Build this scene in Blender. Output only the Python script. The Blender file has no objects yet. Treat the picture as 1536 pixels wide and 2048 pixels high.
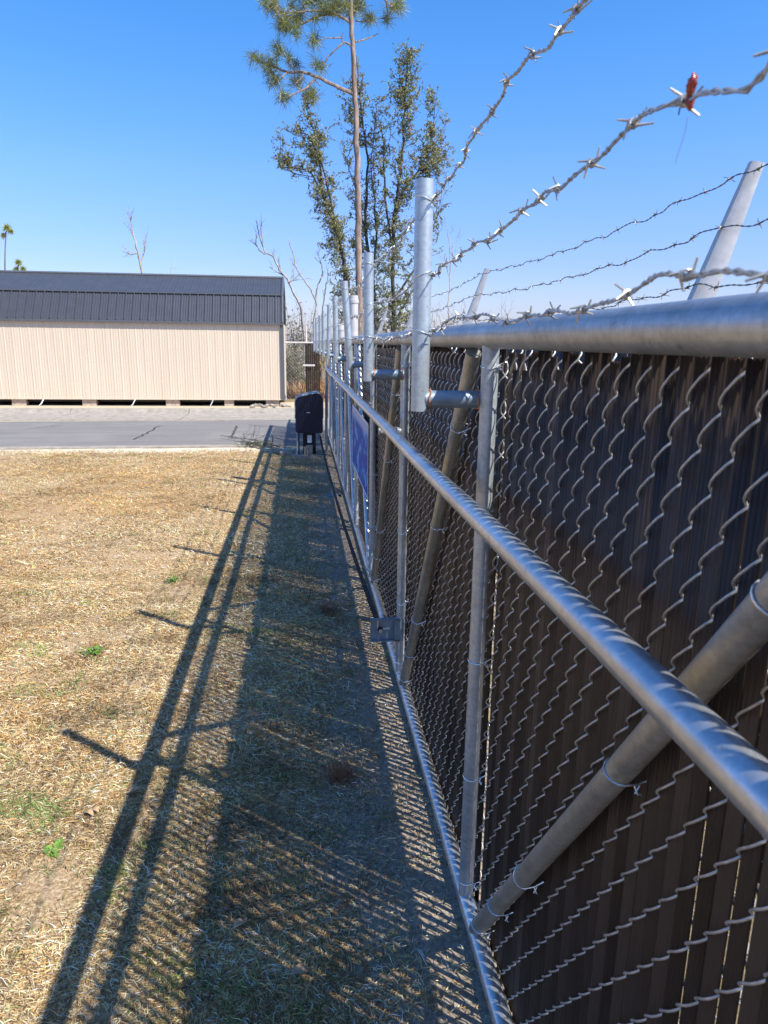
import bpy, math, random
import numpy as np
from mathutils import Vector, Matrix
random.seed(7); rng = np.random.default_rng(7)
R = math.radians
scene = bpy.context.scene
col = scene.collection
H = 1.92                      # eye height
FPX = 1415.0                  # focal length in photo pixels (photo 1536 x 2048)
VP = (604.0, 684.0); SL = 0.0128

# ---------------------------------------------------------------- camera basis
def _basis():
    d = np.array([(VP[0]-768)/FPX, (VP[1]-1024)/FPX, 1.0]); d /= np.linalg.norm(d)
    u, v = (VP[0]-768)/FPX, (VP[1]-1024)/FPX
    n = np.array([-SL, 1.0, -(-SL*u+v)]); n /= np.linalg.norm(n)
    return np.cross(n, d), n, d
_r, _n, _d = _basis()
def at(px, py, Y):            # point of the world seen at a photo pixel, at distance Y along the fence
    q = np.array([(px-768)/FPX, (py-1024)/FPX, 1.0]); k = Y/(q@_d)
    return Vector((q@_r*k, Y, H-q@_n*k))
def gnd(px, py, z=0.0):
    q = np.array([(px-768)/FPX, (py-1024)/FPX, 1.0]); k = (H-z)/(q@_n)
    return Vector((q@_r*k, q@_d*k, z))

# ---------------------------------------------------------------- materials
def newmat(name):
    m = bpy.data.materials.new(name); m.use_nodes = True
    nt = m.node_tree; return m, nt, nt.nodes['Principled BSDF']
def N(nt, t, **kw):
    n = nt.nodes.new(t)
    for k, v in kw.items(): setattr(n, k, v)
    return n
def ramp(nt, fac, stops, interp='LINEAR'):
    r = N(nt, 'ShaderNodeValToRGB'); nt.links.new(fac, r.inputs[0])
    r.color_ramp.interpolation = interp
    e = r.color_ramp.elements
    while len(e) < len(stops): e.new(0.5)
    for i, (p, c) in enumerate(stops):
        e[i].position = p; e[i].color = (c[0], c[1], c[2], 1) if hasattr(c, '__len__') else (c, c, c, 1)
    return r.outputs[0]
def noise(nt, vec, scale, detail=4, rough=0.55):
    n = N(nt, 'ShaderNodeTexNoise'); n.inputs['Scale'].default_value = scale
    n.inputs['Detail'].default_value = detail; n.inputs['Roughness'].default_value = rough
    if vec is not None: nt.links.new(vec, n.inputs['Vector'])
    return n.outputs[0]
def mapping(nt, scale=(1,1,1), coord='Object', rot=(0,0,0)):
    t = N(nt, 'ShaderNodeTexCoord'); m = N(nt, 'ShaderNodeMapping')
    nt.links.new(t.outputs[coord], m.inputs[0]); m.inputs['Scale'].default_value = scale
    m.inputs['Rotation'].default_value = rot
    return m.outputs[0]
def mix(nt, fac, a, b, bt='MIX'):
    m = N(nt, 'ShaderNodeMix', data_type='RGBA', blend_type=bt)
    for s, v in ((m.inputs[0], fac), (m.inputs[6], a), (m.inputs[7], b)):
        if hasattr(v, 'is_output') or isinstance(v, bpy.types.NodeSocket): nt.links.new(v, s)
        elif hasattr(v, '__len__'): s.default_value = (v[0], v[1], v[2], 1)
        else: s.default_value = v
    return m.outputs[2]
def bump(nt, b, h, strength=0.3, dist=0.01):
    n = N(nt, 'ShaderNodeBump'); n.inputs['Strength'].default_value = strength
    n.inputs['Distance'].default_value = dist
    nt.links.new(h, n.inputs['Height']); nt.links.new(n.outputs[0], b.inputs['Normal'])
def simple(name, c, rough=0.6, metal=0.0, var=0.25, scale=8.0, bmp=0.0, vec=(1,1,1), spec=0.5):
    m, nt, b = newmat(name)
    v = mapping(nt, vec); f = noise(nt, v, scale, 5, 0.6)
    nt.links.new(ramp(nt, f, [(0.3, [x*(1-var) for x in c]), (0.7, [min(1, x*(1+var)) for x in c])]), b.inputs['Base Color'])
    b.inputs['Roughness'].default_value = rough; b.inputs['Metallic'].default_value = metal
    b.inputs['Specular IOR Level'].default_value = spec
    if bmp: bump(nt, b, f, bmp)
    return m
def galvanised(name, c, rough, metal, grime=0.35, streak=(3,3,40)):
    m, nt, b = newmat(name)
    v = mapping(nt, (1,1,1)); big = noise(nt, v, 7, 5, 0.65)
    sp = noise(nt, mapping(nt, streak), 2.2, 6, 0.7)
    fine = noise(nt, v, 160, 3, 0.6)
    base = mix(nt, ramp(nt, big, [(0.35, 0.0), (0.7, 1.0)]), [x*(1-grime) for x in c], c)
    base = mix(nt, ramp(nt, sp, [(0.52, 0.0), (0.75, 0.5)]), base, (c[0]*0.62, c[1]*0.58, c[2]*0.5))
    vo = N(nt, 'ShaderNodeTexVoronoi'); vo.inputs['Scale'].default_value = 95; nt.links.new(v, vo.inputs['Vector'])
    bw = N(nt, 'ShaderNodeRGBToBW'); nt.links.new(vo.outputs['Color'], bw.inputs[0]); base = mix(nt, 0.20, base, bw.outputs[0], 'SOFT_LIGHT')
    spot = noise(nt, v, 26, 5, 0.7)
    base = mix(nt, ramp(nt, spot, [(0.60, 0.0), (0.70, 0.55)]), base, (c[0]*.38, c[1]*.34, c[2]*.28))
    base = mix(nt, ramp(nt, noise(nt, v, 13, 6, 0.75), [(0.66, 0.0), (0.74, 0.6)]), base, (.30, .17, .09))
    nt.links.new(base, b.inputs['Base Color'])
    rr = N(nt, 'ShaderNodeMapRange'); nt.links.new(sp, rr.inputs[0])
    rr.inputs[3].default_value = rough-0.1; rr.inputs[4].default_value = rough+0.14
    nt.links.new(rr.outputs[0], b.inputs['Roughness'])
    b.inputs['Metallic'].default_value = metal
    bump(nt, b, fine, 0.12, 0.002)
    return m
M = {}
M['pipe'] = galvanised('galvanised pipe', (0.47, 0.51, 0.53), 0.40, 0.45, .3)
M['pipe_top'] = galvanised('weathered galvanised pipe', (0.46, 0.48, 0.50), 0.40, 0.75, 0.4)
M['pipe_brown'] = galvanised('dirty galvanised pipe', (0.43, 0.42, 0.38), 0.42, 0.6, 0.35)
M['pipe_new'] = galvanised('matt galvanised upright', (0.46, 0.52, 0.55), 0.4, 0.6, 0.15)
M['pipe_shiny'] = galvanised('bright galvanised rail', (0.58, 0.60, 0.62), 0.30, 0.72, 0.25)
M['wire'] = simple('galvanised wire', (0.40, 0.40, 0.38), 0.45, 0.55, 0.3, 60)
M['mesh'] = simple('dull mesh wire', (0.42, 0.41, 0.39), 0.42, 0.45, 0.3, 60)
M['wire_dark'] = simple('shade darkened wire', (0.22, 0.215, 0.21), 0.5, 0.6, 0.3, 60)  # shadow side of the fixed fence strands put into the wire colour
M['tie'] = simple('aluminium tie wire', (0.75, 0.76, 0.76), 0.3, 0.9, 0.1, 40)
M['rust'] = simple('rusty weld', (0.42, 0.17, 0.07), 0.8, 0.2, 0.5, 90, 0.4)
M['arm'] = simple('pressed galvanised arm', (0.55, 0.52, 0.48), 0.45, 0.4, 0.15, 30)
M['bracket'] = simple('dark zinc bracket', (0.22, 0.28, 0.33), 0.5, 0.6, 0.2, 20)
M['blackplastic'] = simple('black plastic', (0.004, 0.006, 0.026), 0.35, 0, 0.2, 5)
M['greyplastic'] = simple('grey plastic', (0.35, 0.36, 0.37), 0.5, 0, 0.1, 5)
M['whitelabel'] = simple('white sticker', (0.7, 0.75, 0.8), 0.5, 0, 0.05, 5)
M['darksteel'] = simple('dark steel', (0.02, 0.02, 0.022), 0.5, 0.5, 0.3, 20)
M['concrete'] = simple('concrete', (0.28, 0.245, 0.20), 0.9, 0, 0.25, 6, 0.3)
M['block'] = simple('concrete block', (0.42, 0.33, 0.25), 0.9, 0, 0.25, 12, 0.3)
M['trim'] = simple('charcoal trim metal', (0.10, 0.105, 0.115), 0.45, 0.2, 0.1, 5)
M['dark'] = simple('dark treated timber', (0.035, 0.03, 0.025), 0.8, 0, 0.3, 10)
M['greenbrown'] = simple('weed leaf', (0.12, 0.22, 0.03), 0.5, 0, 0.35, 30)
M['reddry'] = simple('dry rust weed', (0.27, 0.13, 0.065), 0.8, 0, 0.4, 30)
M['deadleaf'] = simple('dead leaf', (0.42, 0.27, 0.15), 0.7, 0, 0.3, 60)
M['whitepaint'] = simple('white pipe', (0.50, 0.49, 0.48), 0.45, 0.2, 0.1, 10)

def slatmat():
    m, nt, b = newmat('brown privacy slat')
    a = N(nt, 'ShaderNodeAttribute', attribute_name='tint')
    f = noise(nt, mapping(nt, (6, 6, 1.2)), 4, 5, 0.6)
    c = mix(nt, a.outputs['Fac'], (0.022, 0.015, 0.0115), (0.072, 0.051, 0.038))
    c = mix(nt, ramp(nt, f, [(0.5, 0.0), (0.85, 0.35)]), c, (0.075, 0.058, 0.046))
    nt.links.new(c, b.inputs['Base Color']); b.inputs['Roughness'].default_value = 0.5
    b.inputs['Specular IOR Level'].default_value = 0.24
    return m
M['slat'] = slatmat()

def attrmat(name, attr='tintc', rough=0.6, trans=0.0, spec=0.3):
    m, nt, b = newmat(name)
    a = N(nt, 'ShaderNodeAttribute', attribute_name=attr)
    nt.links.new(a.outputs['Color'], b.inputs['Base Color'])
    b.inputs['Roughness'].default_value = rough; b.inputs['Specular IOR Level'].default_value = spec
    if trans:
        t = N(nt, 'ShaderNodeBsdfTranslucent'); nt.links.new(a.outputs['Color'], t.inputs[0])
        ms = N(nt, 'ShaderNodeMixShader'); ms.inputs[0].default_value = trans
        out = nt.nodes['Material Output']
        nt.links.new(b.outputs[0], ms.inputs[1]); nt.links.new(t.outputs[0], ms.inputs[2]); nt.links.new(ms.outputs[0], out.inputs[0])
    return m
M['blade'] = attrmat('grass blades', rough=0.55, trans=0.25)
M['leaf'] = attrmat('tree leaves', rough=0.45, trans=0.25, spec=0.5)

def barkmat(name, c1, c2, sc=30):
    m, nt, b = newmat(name)
    v = mapping(nt, (1, 1, 0.25)); f = noise(nt, v, sc*0.3, 6, 0.7)
    nt.links.new(ramp(nt, f, [(0.35, c1), (0.65, c2)]), b.inputs['Base Color'])
    b.inputs['Roughness'].default_value = 0.9; bump(nt, b, f, 0.6, 0.03)
    return m
M['pinebark'] = barkmat('pine bark', (0.10, 0.075, 0.06), (0.36, 0.28, 0.23))
M['oakbark'] = barkmat('dark bark', (0.03, 0.027, 0.024), (0.11, 0.10, 0.085))
M['deadbark'] = barkmat('bleached bark', (0.22, 0.19, 0.17), (0.46, 0.42, 0.38))
M['greybark'] = barkmat('grey twig bark', (0.09, 0.085, 0.08), (0.24, 0.22, 0.2))

def groundmat(name, kind):
    m, nt, b = newmat(name)
    v = mapping(nt, (1,1,1)); big = noise(nt, v, 0.45, 5, 0.6); mid = noise(nt, v, 3.5, 6, 0.65)
    fine = noise(nt, v, 55, 6, 0.75); ff = noise(nt, v, 220, 3, 0.7)
    if kind == 'lawn':
        c = ramp(nt, fine, [(0.28, (0.07, 0.045, 0.022)), (0.46, (0.24, 0.165, 0.085)), (0.58, (0.50, 0.38, 0.23)), (0.78, (0.68, 0.57, 0.42))])
        c = mix(nt, ramp(nt, mid, [(0.46, 0.0), (0.66, 0.55)]), c, (0.46, 0.36, 0.24))
        c = mix(nt, ramp(nt, big, [(0.42, 0.0), (0.66, 0.5)]), c, (0.36, 0.21, 0.09))
        # bare sandy rim at the road and beside the gate (position in the place)
        s = N(nt, 'ShaderNodeSeparateXYZ'); t = N(nt, 'ShaderNodeTexCoord'); nt.links.new(t.outputs['Object'], s.inputs[0])
        mr = N(nt, 'ShaderNodeMapRange'); nt.links.new(s.outputs[1], mr.inputs[0]); mr.inputs[1].default_value = 12.2; mr.inputs[2].default_value = 13.3
        ad = N(nt, 'ShaderNodeMath', operation='MULTIPLY_ADD'); nt.links.new(mid, ad.inputs[0]); ad.inputs[1].default_value = 0.9
        nt.links.new(mr.outputs[0], ad.inputs[2])
        c = mix(nt, ramp(nt, ad.outputs[0], [(0.75, 0.0), (0.98, 1.0)]), c, ramp(nt, fine, [(0.3, (0.48, 0.40, 0.29)), (0.7, (0.72, 0.64, 0.50))]))
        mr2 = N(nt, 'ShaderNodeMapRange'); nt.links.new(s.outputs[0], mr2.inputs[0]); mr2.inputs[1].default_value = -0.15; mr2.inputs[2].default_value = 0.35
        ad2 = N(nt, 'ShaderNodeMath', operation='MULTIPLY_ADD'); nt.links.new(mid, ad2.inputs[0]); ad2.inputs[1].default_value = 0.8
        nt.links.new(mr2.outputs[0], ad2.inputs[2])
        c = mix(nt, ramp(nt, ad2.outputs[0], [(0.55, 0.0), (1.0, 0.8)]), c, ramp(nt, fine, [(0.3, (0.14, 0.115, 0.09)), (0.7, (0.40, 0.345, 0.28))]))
        h = fine
    elif kind == 'sand':
        c = ramp(nt, fine, [(0.3, (0.32, 0.26, 0.18)), (0.7, (0.56, 0.47, 0.34))])
        c = mix(nt, ramp(nt, mid, [(0.5, 0.0), (0.7, 0.6)]), c, (0.33, 0.24, 0.13)); h = fine
    elif kind == 'field':
        c = ramp(nt, fine, [(0.3, (0.13, 0.09, 0.045)), (0.7, (0.36, 0.27, 0.16))])
        c = mix(nt, ramp(nt, mid, [(0.45, 0.0), (0.65, 0.6)]), c, (0.10, 0.10, 0.04)); h = fine
    elif kind == 'road':
        v2 = mapping(nt, (0.25, 2.2, 1)); st = noise(nt, v2, 1.6, 5, 0.6)
        c = ramp(nt, ff, [(0.3, (0.14, 0.13, 0.122)), (0.7, (0.28, 0.265, 0.25))])
        c = mix(nt, ramp(nt, st, [(0.35, 0.0), (0.62, 0.75)]), c, (0.165, 0.155, 0.148))
        c = mix(nt, ramp(nt, big, [(0.5, 0.0), (0.75, 0.5)]), c, (0.30, 0.28, 0.26)); h = ff
    nt.links.new(c, b.inputs['Base Color']); b.inputs['Roughness'].default_value = 0.92
    b.inputs['Specular IOR Level'].default_value = 0.2
    bump(nt, b, h, 0.55, 0.012)
    return m
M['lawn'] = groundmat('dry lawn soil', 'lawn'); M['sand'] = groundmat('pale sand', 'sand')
M['field'] = groundmat('scrub ground', 'field'); M['road'] = groundmat('worn asphalt', 'road')

# ---------------------------------------------------------------- mesh builder
class MB:
    def __init__(s): s.v = []; s.f = []; s.n = 0
    def add(s, V, F):
        V = np.asarray(V, float).reshape(-1, 3)
        s.v.append(V); s.f += [tuple(int(i)+s.n for i in f) for f in F]; s.n += len(V); return s
    def tube(s, pts, r, k=8, caps=True, closed=False):
        P = np.asarray([tuple(p) for p in pts], float); n = len(P)
        rr = np.full(n, r, float) if np.isscalar(r) else np.asarray(r, float)
        T = np.zeros_like(P)
        if closed: T = np.roll(P, -1, 0)-np.roll(P, 1, 0)
        else: T[1:-1] = P[2:]-P[:-2]; T[0] = P[1]-P[0]; T[-1] = P[-1]-P[-2]
        T /= np.maximum(np.linalg.norm(T, axis=1)[:, None], 1e-9)
        ref = np.array([0, 0, 1.]) if abs(T[0][2]) < 0.8 else np.array([1., 0, 0])
        u = np.cross(T[0], ref); u /= np.linalg.norm(u)
        a = np.arange(k)*2*math.pi/k; ca, sa = np.cos(a), np.sin(a); V = []
        for i in range(n):
            u = u-T[i]*(u@T[i]); u /= max(np.linalg.norm(u), 1e-9); w = np.cross(T[i], u)
            V.append(P[i]+rr[i]*(ca[:, None]*u+sa[:, None]*w))
        F = []
        for i in range(n-1 if not closed else n):
            j = (i+1) % n
            for q in range(k): F.append((i*k+q, i*k+(q+1) % k, j*k+(q+1) % k, j*k+q))
        if caps and not closed: F.append(tuple(range(k))[::-1]); F.append(tuple((n-1)*k+q for q in range(k)))
        return s.add(np.concatenate(V), F)
    def pipe(s, a, b, r, k=20, wall=0.003):        # hollow-ended pipe
        a = Vector(a); b = Vector(b); t = (b-a).normalized()
        return s.tube([a+t*0.02, a, a, b, b, b-t*0.02], [r-wall, r-wall, r, r, r-wall, r-wall], k, caps=True) if False else s.tube([a, b], r, k, caps=True)
    def box(s, c, d, rot=None, bev=0.0):
        hx, hy, hz = d[0]/2, d[1]/2, d[2]/2
        V = np.array([(x, y, z) for x in (-hx, hx) for y in (-hy, hy) for z in (-hz, hz)])
        if rot is not None: V = V@np.array(rot.to_3x3()).T
        return s.add(V+np.array(tuple(c)), [(0,1,3,2),(4,6,7,5),(0,4,5,1),(2,3,7,6),(0,2,6,4),(1,5,7,3)])
    def prism(s, prof, y0, y1, axis='y'):           # closed profile extruded along an axis
        n = len(prof)
        def P(p, t): return (p[0], t, p[1]) if axis == 'y' else ((t, p[0], p[1]) if axis == 'x' else (p[0], p[1], t))
        V = [P(p, y0) for p in prof]+[P(p, y1) for p in prof]
        F = [(i, (i+1) % n, n+(i+1) % n, n+i) for i in range(n)]+[tuple(range(n))[::-1], tuple(range(n, 2*n))]
        return s.add(V, F)
    def build(s, name, mat, parent=None, smooth=True, angle=40, loc=None):
        V = np.concatenate(s.v); me = bpy.data.meshes.new(name)
        if loc is not None: V = V-np.array(tuple(loc))
        me.from_pydata(V.tolist(), [], s.f); me.update()
        if smooth:
            me.polygons.foreach_set('use_smooth', [True]*len(me.polygons))
            try: me.set_sharp_from_angle(angle=R(angle))
            except Exception: pass
        me.materials.append(mat)
        o = bpy.data.objects.new(name, me); col.objects.link(o)
        if parent is not None: o.parent = parent
        elif loc is not None: o.location = loc
        if parent is not None:
            o.matrix_parent_inverse = parent_inv(parent)
            if loc is not None: o.location = loc
        return o
def parent_inv(p):
    m = Matrix.Translation(p.location)
    q = p.parent
    while q is not None: q = q.parent
    return m.inverted() if p.parent is None and p.type == 'EMPTY' else (world_of(p)).inverted()
def world_of(p):
    m = Matrix.Translation(p.location)
    if p.parent is not None: m = world_of(p.parent) @ p.matrix_parent_inverse @ m
    return m
def tag(o, label=None, cat=None, group=None, kind=None):
    if label: o['label'] = label
    if cat: o['category'] = cat
    if group: o['group'] = group
    if kind: o['kind'] = kind
    return o
def thing(name, loc, label, cat, group=None):
    o = bpy.data.objects.new(name, None); col.objects.link(o); o.location = loc; o.empty_display_size = 0.1
    return tag(o, label, cat, group)
def mesh_np(name, V, F, mat, parent=None, colors=None, tint=None, smooth=False):
    V = np.asarray(V, np.float32); F = np.asarray(F, np.int32); k = F.shape[1]
    me = bpy.data.meshes.new(name)
    me.vertices.add(len(V)); me.vertices.foreach_set('co', V.ravel())
    me.loops.add(F.size); me.loops.foreach_set('vertex_index', F.ravel())
    me.polygons.add(len(F)); me.polygons.foreach_set('loop_start', np.arange(0, F.size, k, dtype=np.int32))
    if smooth: me.polygons.foreach_set('use_smooth', np.ones(len(F), bool))
    me.update(calc_edges=True); me.validate()
    if colors is not None:
        a = me.attributes.new('tintc', 'FLOAT_COLOR', 'POINT')
        C = np.ones((len(V), 4), np.float32); C[:, :3] = colors; a.data.foreach_set('color', C.ravel())
    if tint is not None:
        a = me.attributes.new('tint', 'FLOAT', 'POINT'); a.data.foreach_set('value', np.asarray(tint, np.float32))
    me.materials.append(mat)
    o = bpy.data.objects.new(name, me); col.objects.link(o)
    if parent is not None: o.parent = parent; o.matrix_parent_inverse = world_of(parent).inverted()
    return o

# ---------------------------------------------------------------- setting: ground sheets
def rise(x): t = np.clip((x-.05)/.38, 0, 1); return .024*t*t*(3-2*t)
def sheet(name, x0, x1, y0, y1, z, mat, nx=2, ny=2, wob=0.0, edge=None, kind='structure'):
    xs = np.linspace(x0, x1, nx); ys = np.linspace(y0, y1, ny)
    X, Y = np.meshgrid(xs, ys); Z = np.full_like(X, z)
    if edge is not None: Y = Y.copy(); Y[-1] += edge(xs)
    if name == 'lawn': Z = Z+rise(X)
    if wob: Z = Z+wob*(np.sin(X*5.1+Y*3.3)+np.sin(X*2.3-Y*4.7+1))*0.5
    V = np.stack([X.ravel(), Y.ravel(), Z.ravel()], 1)
    F = [(j*nx+i, j*nx+i+1, (j+1)*nx+i+1, (j+1)*nx+i) for j in range(ny-1) for i in range(nx-1)]
    o = mesh_np(name, V, F, mat, smooth=True); tag(o, kind=kind); return o
sheet('ground', -400, 400, -400, 400, -0.006, M['field'], 2, 2)
sheet('lawn', -30, 0.9, -6, 13.2, 0.0, M['lawn'], 200, 3, edge=lambda x: 0.04*np.sin(x*3)+0.03*np.sin(x*7.7)-0.035*x*0)
sheet('sandy_verge', -60, 30, 12.6, 23.6, -0.002, M['sand'], 2, 2)
def strip(name, x0, x1, ya, yb, z, mat, n=80, skew=0.0, wig=0.02):
    xs = np.linspace(x0, x1, n); w = wig*(np.sin(xs*2.1)+np.sin(xs*5.3+2))
    V = np.concatenate([np.stack([xs, ya+skew*xs+w, np.full(n, z)], 1), np.stack([xs, yb+skew*xs-w, np.full(n, z)], 1)])
    F = [(i, i+1, n+i+1, n+i) for i in range(n-1)]
    return tag(mesh_np(name, V, F, mat), kind='structure')
strip('road', -60, 12, 13.55, 18.0, 0.006, M['road'], skew=0.05)
mb = MB(); mb.prism([(13.30, -0.05), (13.30, 0.022), (13.33, 0.03), (13.50, 0.03), (13.53, 0.02), (13.53, -0.05)], -60, -0.9, 'x')
mb.v[-1][:, 1] += 0.05*mb.v[-1][:, 0]+0.05
tag(mb.build('near_kerb', M['concrete']), kind='structure')
mb = MB()
xx = -60.0
while xx < 8:
    mb.prism([(18.0, -0.05), (18.0, 0.012), (18.5, 0.03), (19.35, 0.05), (19.5, 0.15), (19.72, 0.15), (19.74, -0.05)], xx, xx+2.98, 'x'); xx += 3.0
o = mb.build('far_kerb', M['concrete']); tag(o, kind='structure')
for v in o.data.vertices: v.co.y += 0.05*(v.co.x)*0.35
# cracks sealed in the asphalt
mb = MB()
for a, b in (((475, 852), (465, 876)), ((318, 853), (270, 880)), ((120, 852), (60, 858))):
    p, q = gnd(*a), gnd(*b); n = 12
    pts = [p.lerp(q, i/n)+Vector((random.uniform(-.04, .04), 0, 0)) for i in range(n+1)]
    for i in range(n):
        w = 0.02; mb.add([(pts[i].x-w, pts[i].y, .010), (pts[i].x+w, pts[i].y, .010), (pts[i+1].x+w, pts[i+1].y, .010), (pts[i+1].x-w, pts[i+1].y, .010)], [(0, 1, 2, 3)])
tag(mb.build('road_crack', M['dark'], smooth=False), kind='structure')

# ---------------------------------------------------------------- grass
def snoise(x, y, s, seed=0):
    r = np.random.default_rng(seed); v = np.zeros_like(x)
    for i in range(7):
        a = r.uniform(0, 6.28); k = s*r.uniform(0.5, 2.2); v += np.sin((x*math.cos(a)+y*math.sin(a))*k+r.uniform(0, 6.28))
    return v/3.0
def blades(x, y, length, width, tilt, C, z0=0.0, droop=0.5):
    n = len(x); az = rng.uniform(0, 2*math.pi, n); dx, dy = np.cos(az), np.sin(az)
    px, py = -dy, dx
    curl = rng.normal(0, 0.4, n)
    V = np.zeros((n, 5, 3))
    h1 = length*0.5*np.sin(tilt); h2 = np.maximum(length*np.sin(tilt)*(1-droop), 0.002); l1 = length*0.5*np.cos(tilt); l2 = length*np.cos(tilt)
    bx, by = x, y; zz = z0+0.001+np.zeros(n)
    c2x = dx*np.cos(curl)-dy*np.sin(curl); c2y = dx*np.sin(curl)+dy*np.cos(curl)
    V[:, 0] = np.stack([bx-px*width, by-py*width, zz+rng.uniform(0, .006, n)], 1)
    V[:, 1] = np.stack([bx+px*width, by+py*width, zz+rng.uniform(0, .006, n)], 1)
    mx, my = bx+dx*l1, by+dy*l1
    V[:, 2] = np.stack([mx+px*width*.8, my+py*width*.8, zz+h1], 1); V[:, 3] = np.stack([mx-px*width*.8, my-py*width*.8, zz+h1+.0015], 1)
    V[:, 4] = np.stack([mx+c2x*l1, my+c2y*l1, zz+h2], 1)
    base = np.arange(n)[:, None]*5
    Fq = base+np.array([0, 1, 2, 3]); Ft = base+np.array([3, 2, 4, 4])
    return V.reshape(-1, 3), Fq, base+np.array([3, 2, 4]), np.repeat(C, 5, 0)
PAL = np.array([(0.56, 0.43, 0.22), (0.72, 0.60, 0.38), (0.40, 0.27, 0.12), (0.50, 0.31, 0.12), (0.18, 0.11, 0.06), (0.76, 0.69, 0.54), (0.13, 0.22, 0.045), (0.20, 0.27, 0.08)])
Xs, Ls, Ws, Ts, Cs = [], [], [], [], []
for (y0, y1, x0, x1, dens, ln, wd) in ((0.7, 3.0, -2.6, .55, 42000, .030, .00095), (3.0, 6.0, -4.2, .55, 15000, .036, .0015), (6.0, 13.1, -9.0, .6, 3800, .045, .0026)):
    n = int((y1-y0)*(x1-x0)*dens)
    x = rng.uniform(x0, x1, n); y = rng.uniform(y0, y1, n)
    keep = rng.uniform(0, 1, n) < np.clip(0.70+0.35*snoise(x, y, 4.0, 3)+0.3*snoise(x, y, 14, 5), 0.22, 1)
    keep &= rng.uniform(0, 1, n) < np.clip((0.42-x)/0.40, 0.22, 1)           # thin by the gate
    sp = gnd(105, 1780); keep &= (np.hypot(x-sp.x, (y-sp.y)*.8) > 0.16+rng.normal(0, .06, n))
    keep &= rng.uniform(0, 1, n) < np.clip((13.15-y)/.5, 0.0, 1)
    x, y = x[keep], y[keep]; n = len(x)
    gr = 0.55*snoise(x, y, 7, 11)+0.7*snoise(x, y, 23, 12)+0.30*(np.clip(1-(y-1)/5, 0, 1))-0.12
    br = snoise(x, y, 1.6, 21)
    w = np.stack([0.9+0*x, 0.7-0.25*br, 0.9+0.4*br, 0.30+1.3*np.clip(br+.5*(y > 6)-.15, 0, 2), 0.7+0*x, 0.28+0*x, np.clip((gr-.5)*1.2, 0.02, 1.2), np.clip((gr-.4)*.8, 0.02, 1.0)], 1)
    w = np.clip(w, 0.01, 9); w /= w.sum(1)[:, None]
    idx = (w.cumsum(1) < rng.uniform(0, 1, n)[:, None]).sum(1).clip(0, 7)
    C = PAL[idx]*rng.uniform(0.7, 1.6, (n, 1))
    pm = (1+.20*snoise(x, y, 2.2, 41)+.20*snoise(x, y, 10, 42)).clip(.45, 1.5)[:, None]; og = (.5+.5*snoise(x, y, 1.3, 43)).clip(0, 1)[:, None]
    C = np.minimum(C*pm*(1-og*np.array([0, .10, .26])), .82); 
    green = idx >= 6
    L_ = ln*rng.lognormal(0, .35, n); T_ = np.where(green, rng.uniform(.5, 1.3, n), np.abs(rng.normal(0.18, .32, n))+.05)
    Xs.append(np.stack([x, y], 1)); Ls.append(L_); Ws.append(wd*rng.uniform(.6, 1.5, n)*np.where(green, 1.25, 1)); Ts.append(T_); Cs.append(C)
# tufts: small rooted clumps of standing blades
def tuft(n, x0, x1, y0, y1, per, ln, wd, cols, up=(.5, 1.35), rad=.02):
    cx = rng.uniform(x0, x1, n); cy = rng.uniform(y0, y1, n); ok = snoise(cx, cy, 6, 31)+rng.normal(0, .5, n) > -.1; cx, cy = cx[ok], cy[ok]; n = len(cx)
    sz = rng.uniform(.6, 1.5, n); k = per; N_ = n*k
    Xs.append(np.stack([np.repeat(cx, k)+rng.normal(0, 1, N_)*np.repeat(sz, k)*rad, np.repeat(cy, k)+rng.normal(0, 1, N_)*np.repeat(sz, k)*rad], 1))
    Ls.append(ln*np.repeat(sz, k)*rng.uniform(.5, 1.2, N_)); Ws.append(np.full(N_, wd)); Ts.append(rng.uniform(up[0], up[1], N_))
    ci = rng.integers(0, len(cols), n); Cs.append(np.array(cols)[np.repeat(ci, k)]*rng.uniform(.6, 1.35, (N_, 1)))
tuft(420, -2.2, .35, .9, 3.2, 26, .038, .0014, [(.17, .21, .07), (.30, .28, .11), (.52, .42, .2), (.46, .27, .10), (.22, .22, .09)])
tuft(420, -4.0, .35, 3.2, 6.5, 22, .045, .0019, [(.50, .30, .11), (.30, .28, .11), (.55, .40, .17), (.44, .24, .09), (.30, .19, .09)])
tuft(900, -8.5, .35, 6.5, 12.9, 14, .05, .003, [(.52, .32, .12), (.48, .27, .10), (.58, .42, .18), (.36, .22, .10)], rad=.05)
tuft(70, -1.4, .25, .9, 4.5, 60, .05, .0016, [(.16, .10, .06), (.25, .14, .07), (.33, .20, .10)], rad=.045)
XY = np.concatenate(Xs)
V, Fq, Ft, C = blades(XY[:, 0], XY[:, 1], np.concatenate(Ls), np.concatenate(Ws), np.concatenate(Ts), np.concatenate(Cs), z0=rise(XY[:, 0]))
# quads + triangles -> all triangles
F = np.concatenate([Fq[:, [0, 1, 2]], Fq[:, [0, 2, 3]], Ft])
o = mesh_np('dry_grass', V, F, M['blade'], colors=C); tag(o, 'short dry straw coloured grass with green flecks covering the lawn', 'grass', kind='stuff')

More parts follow.
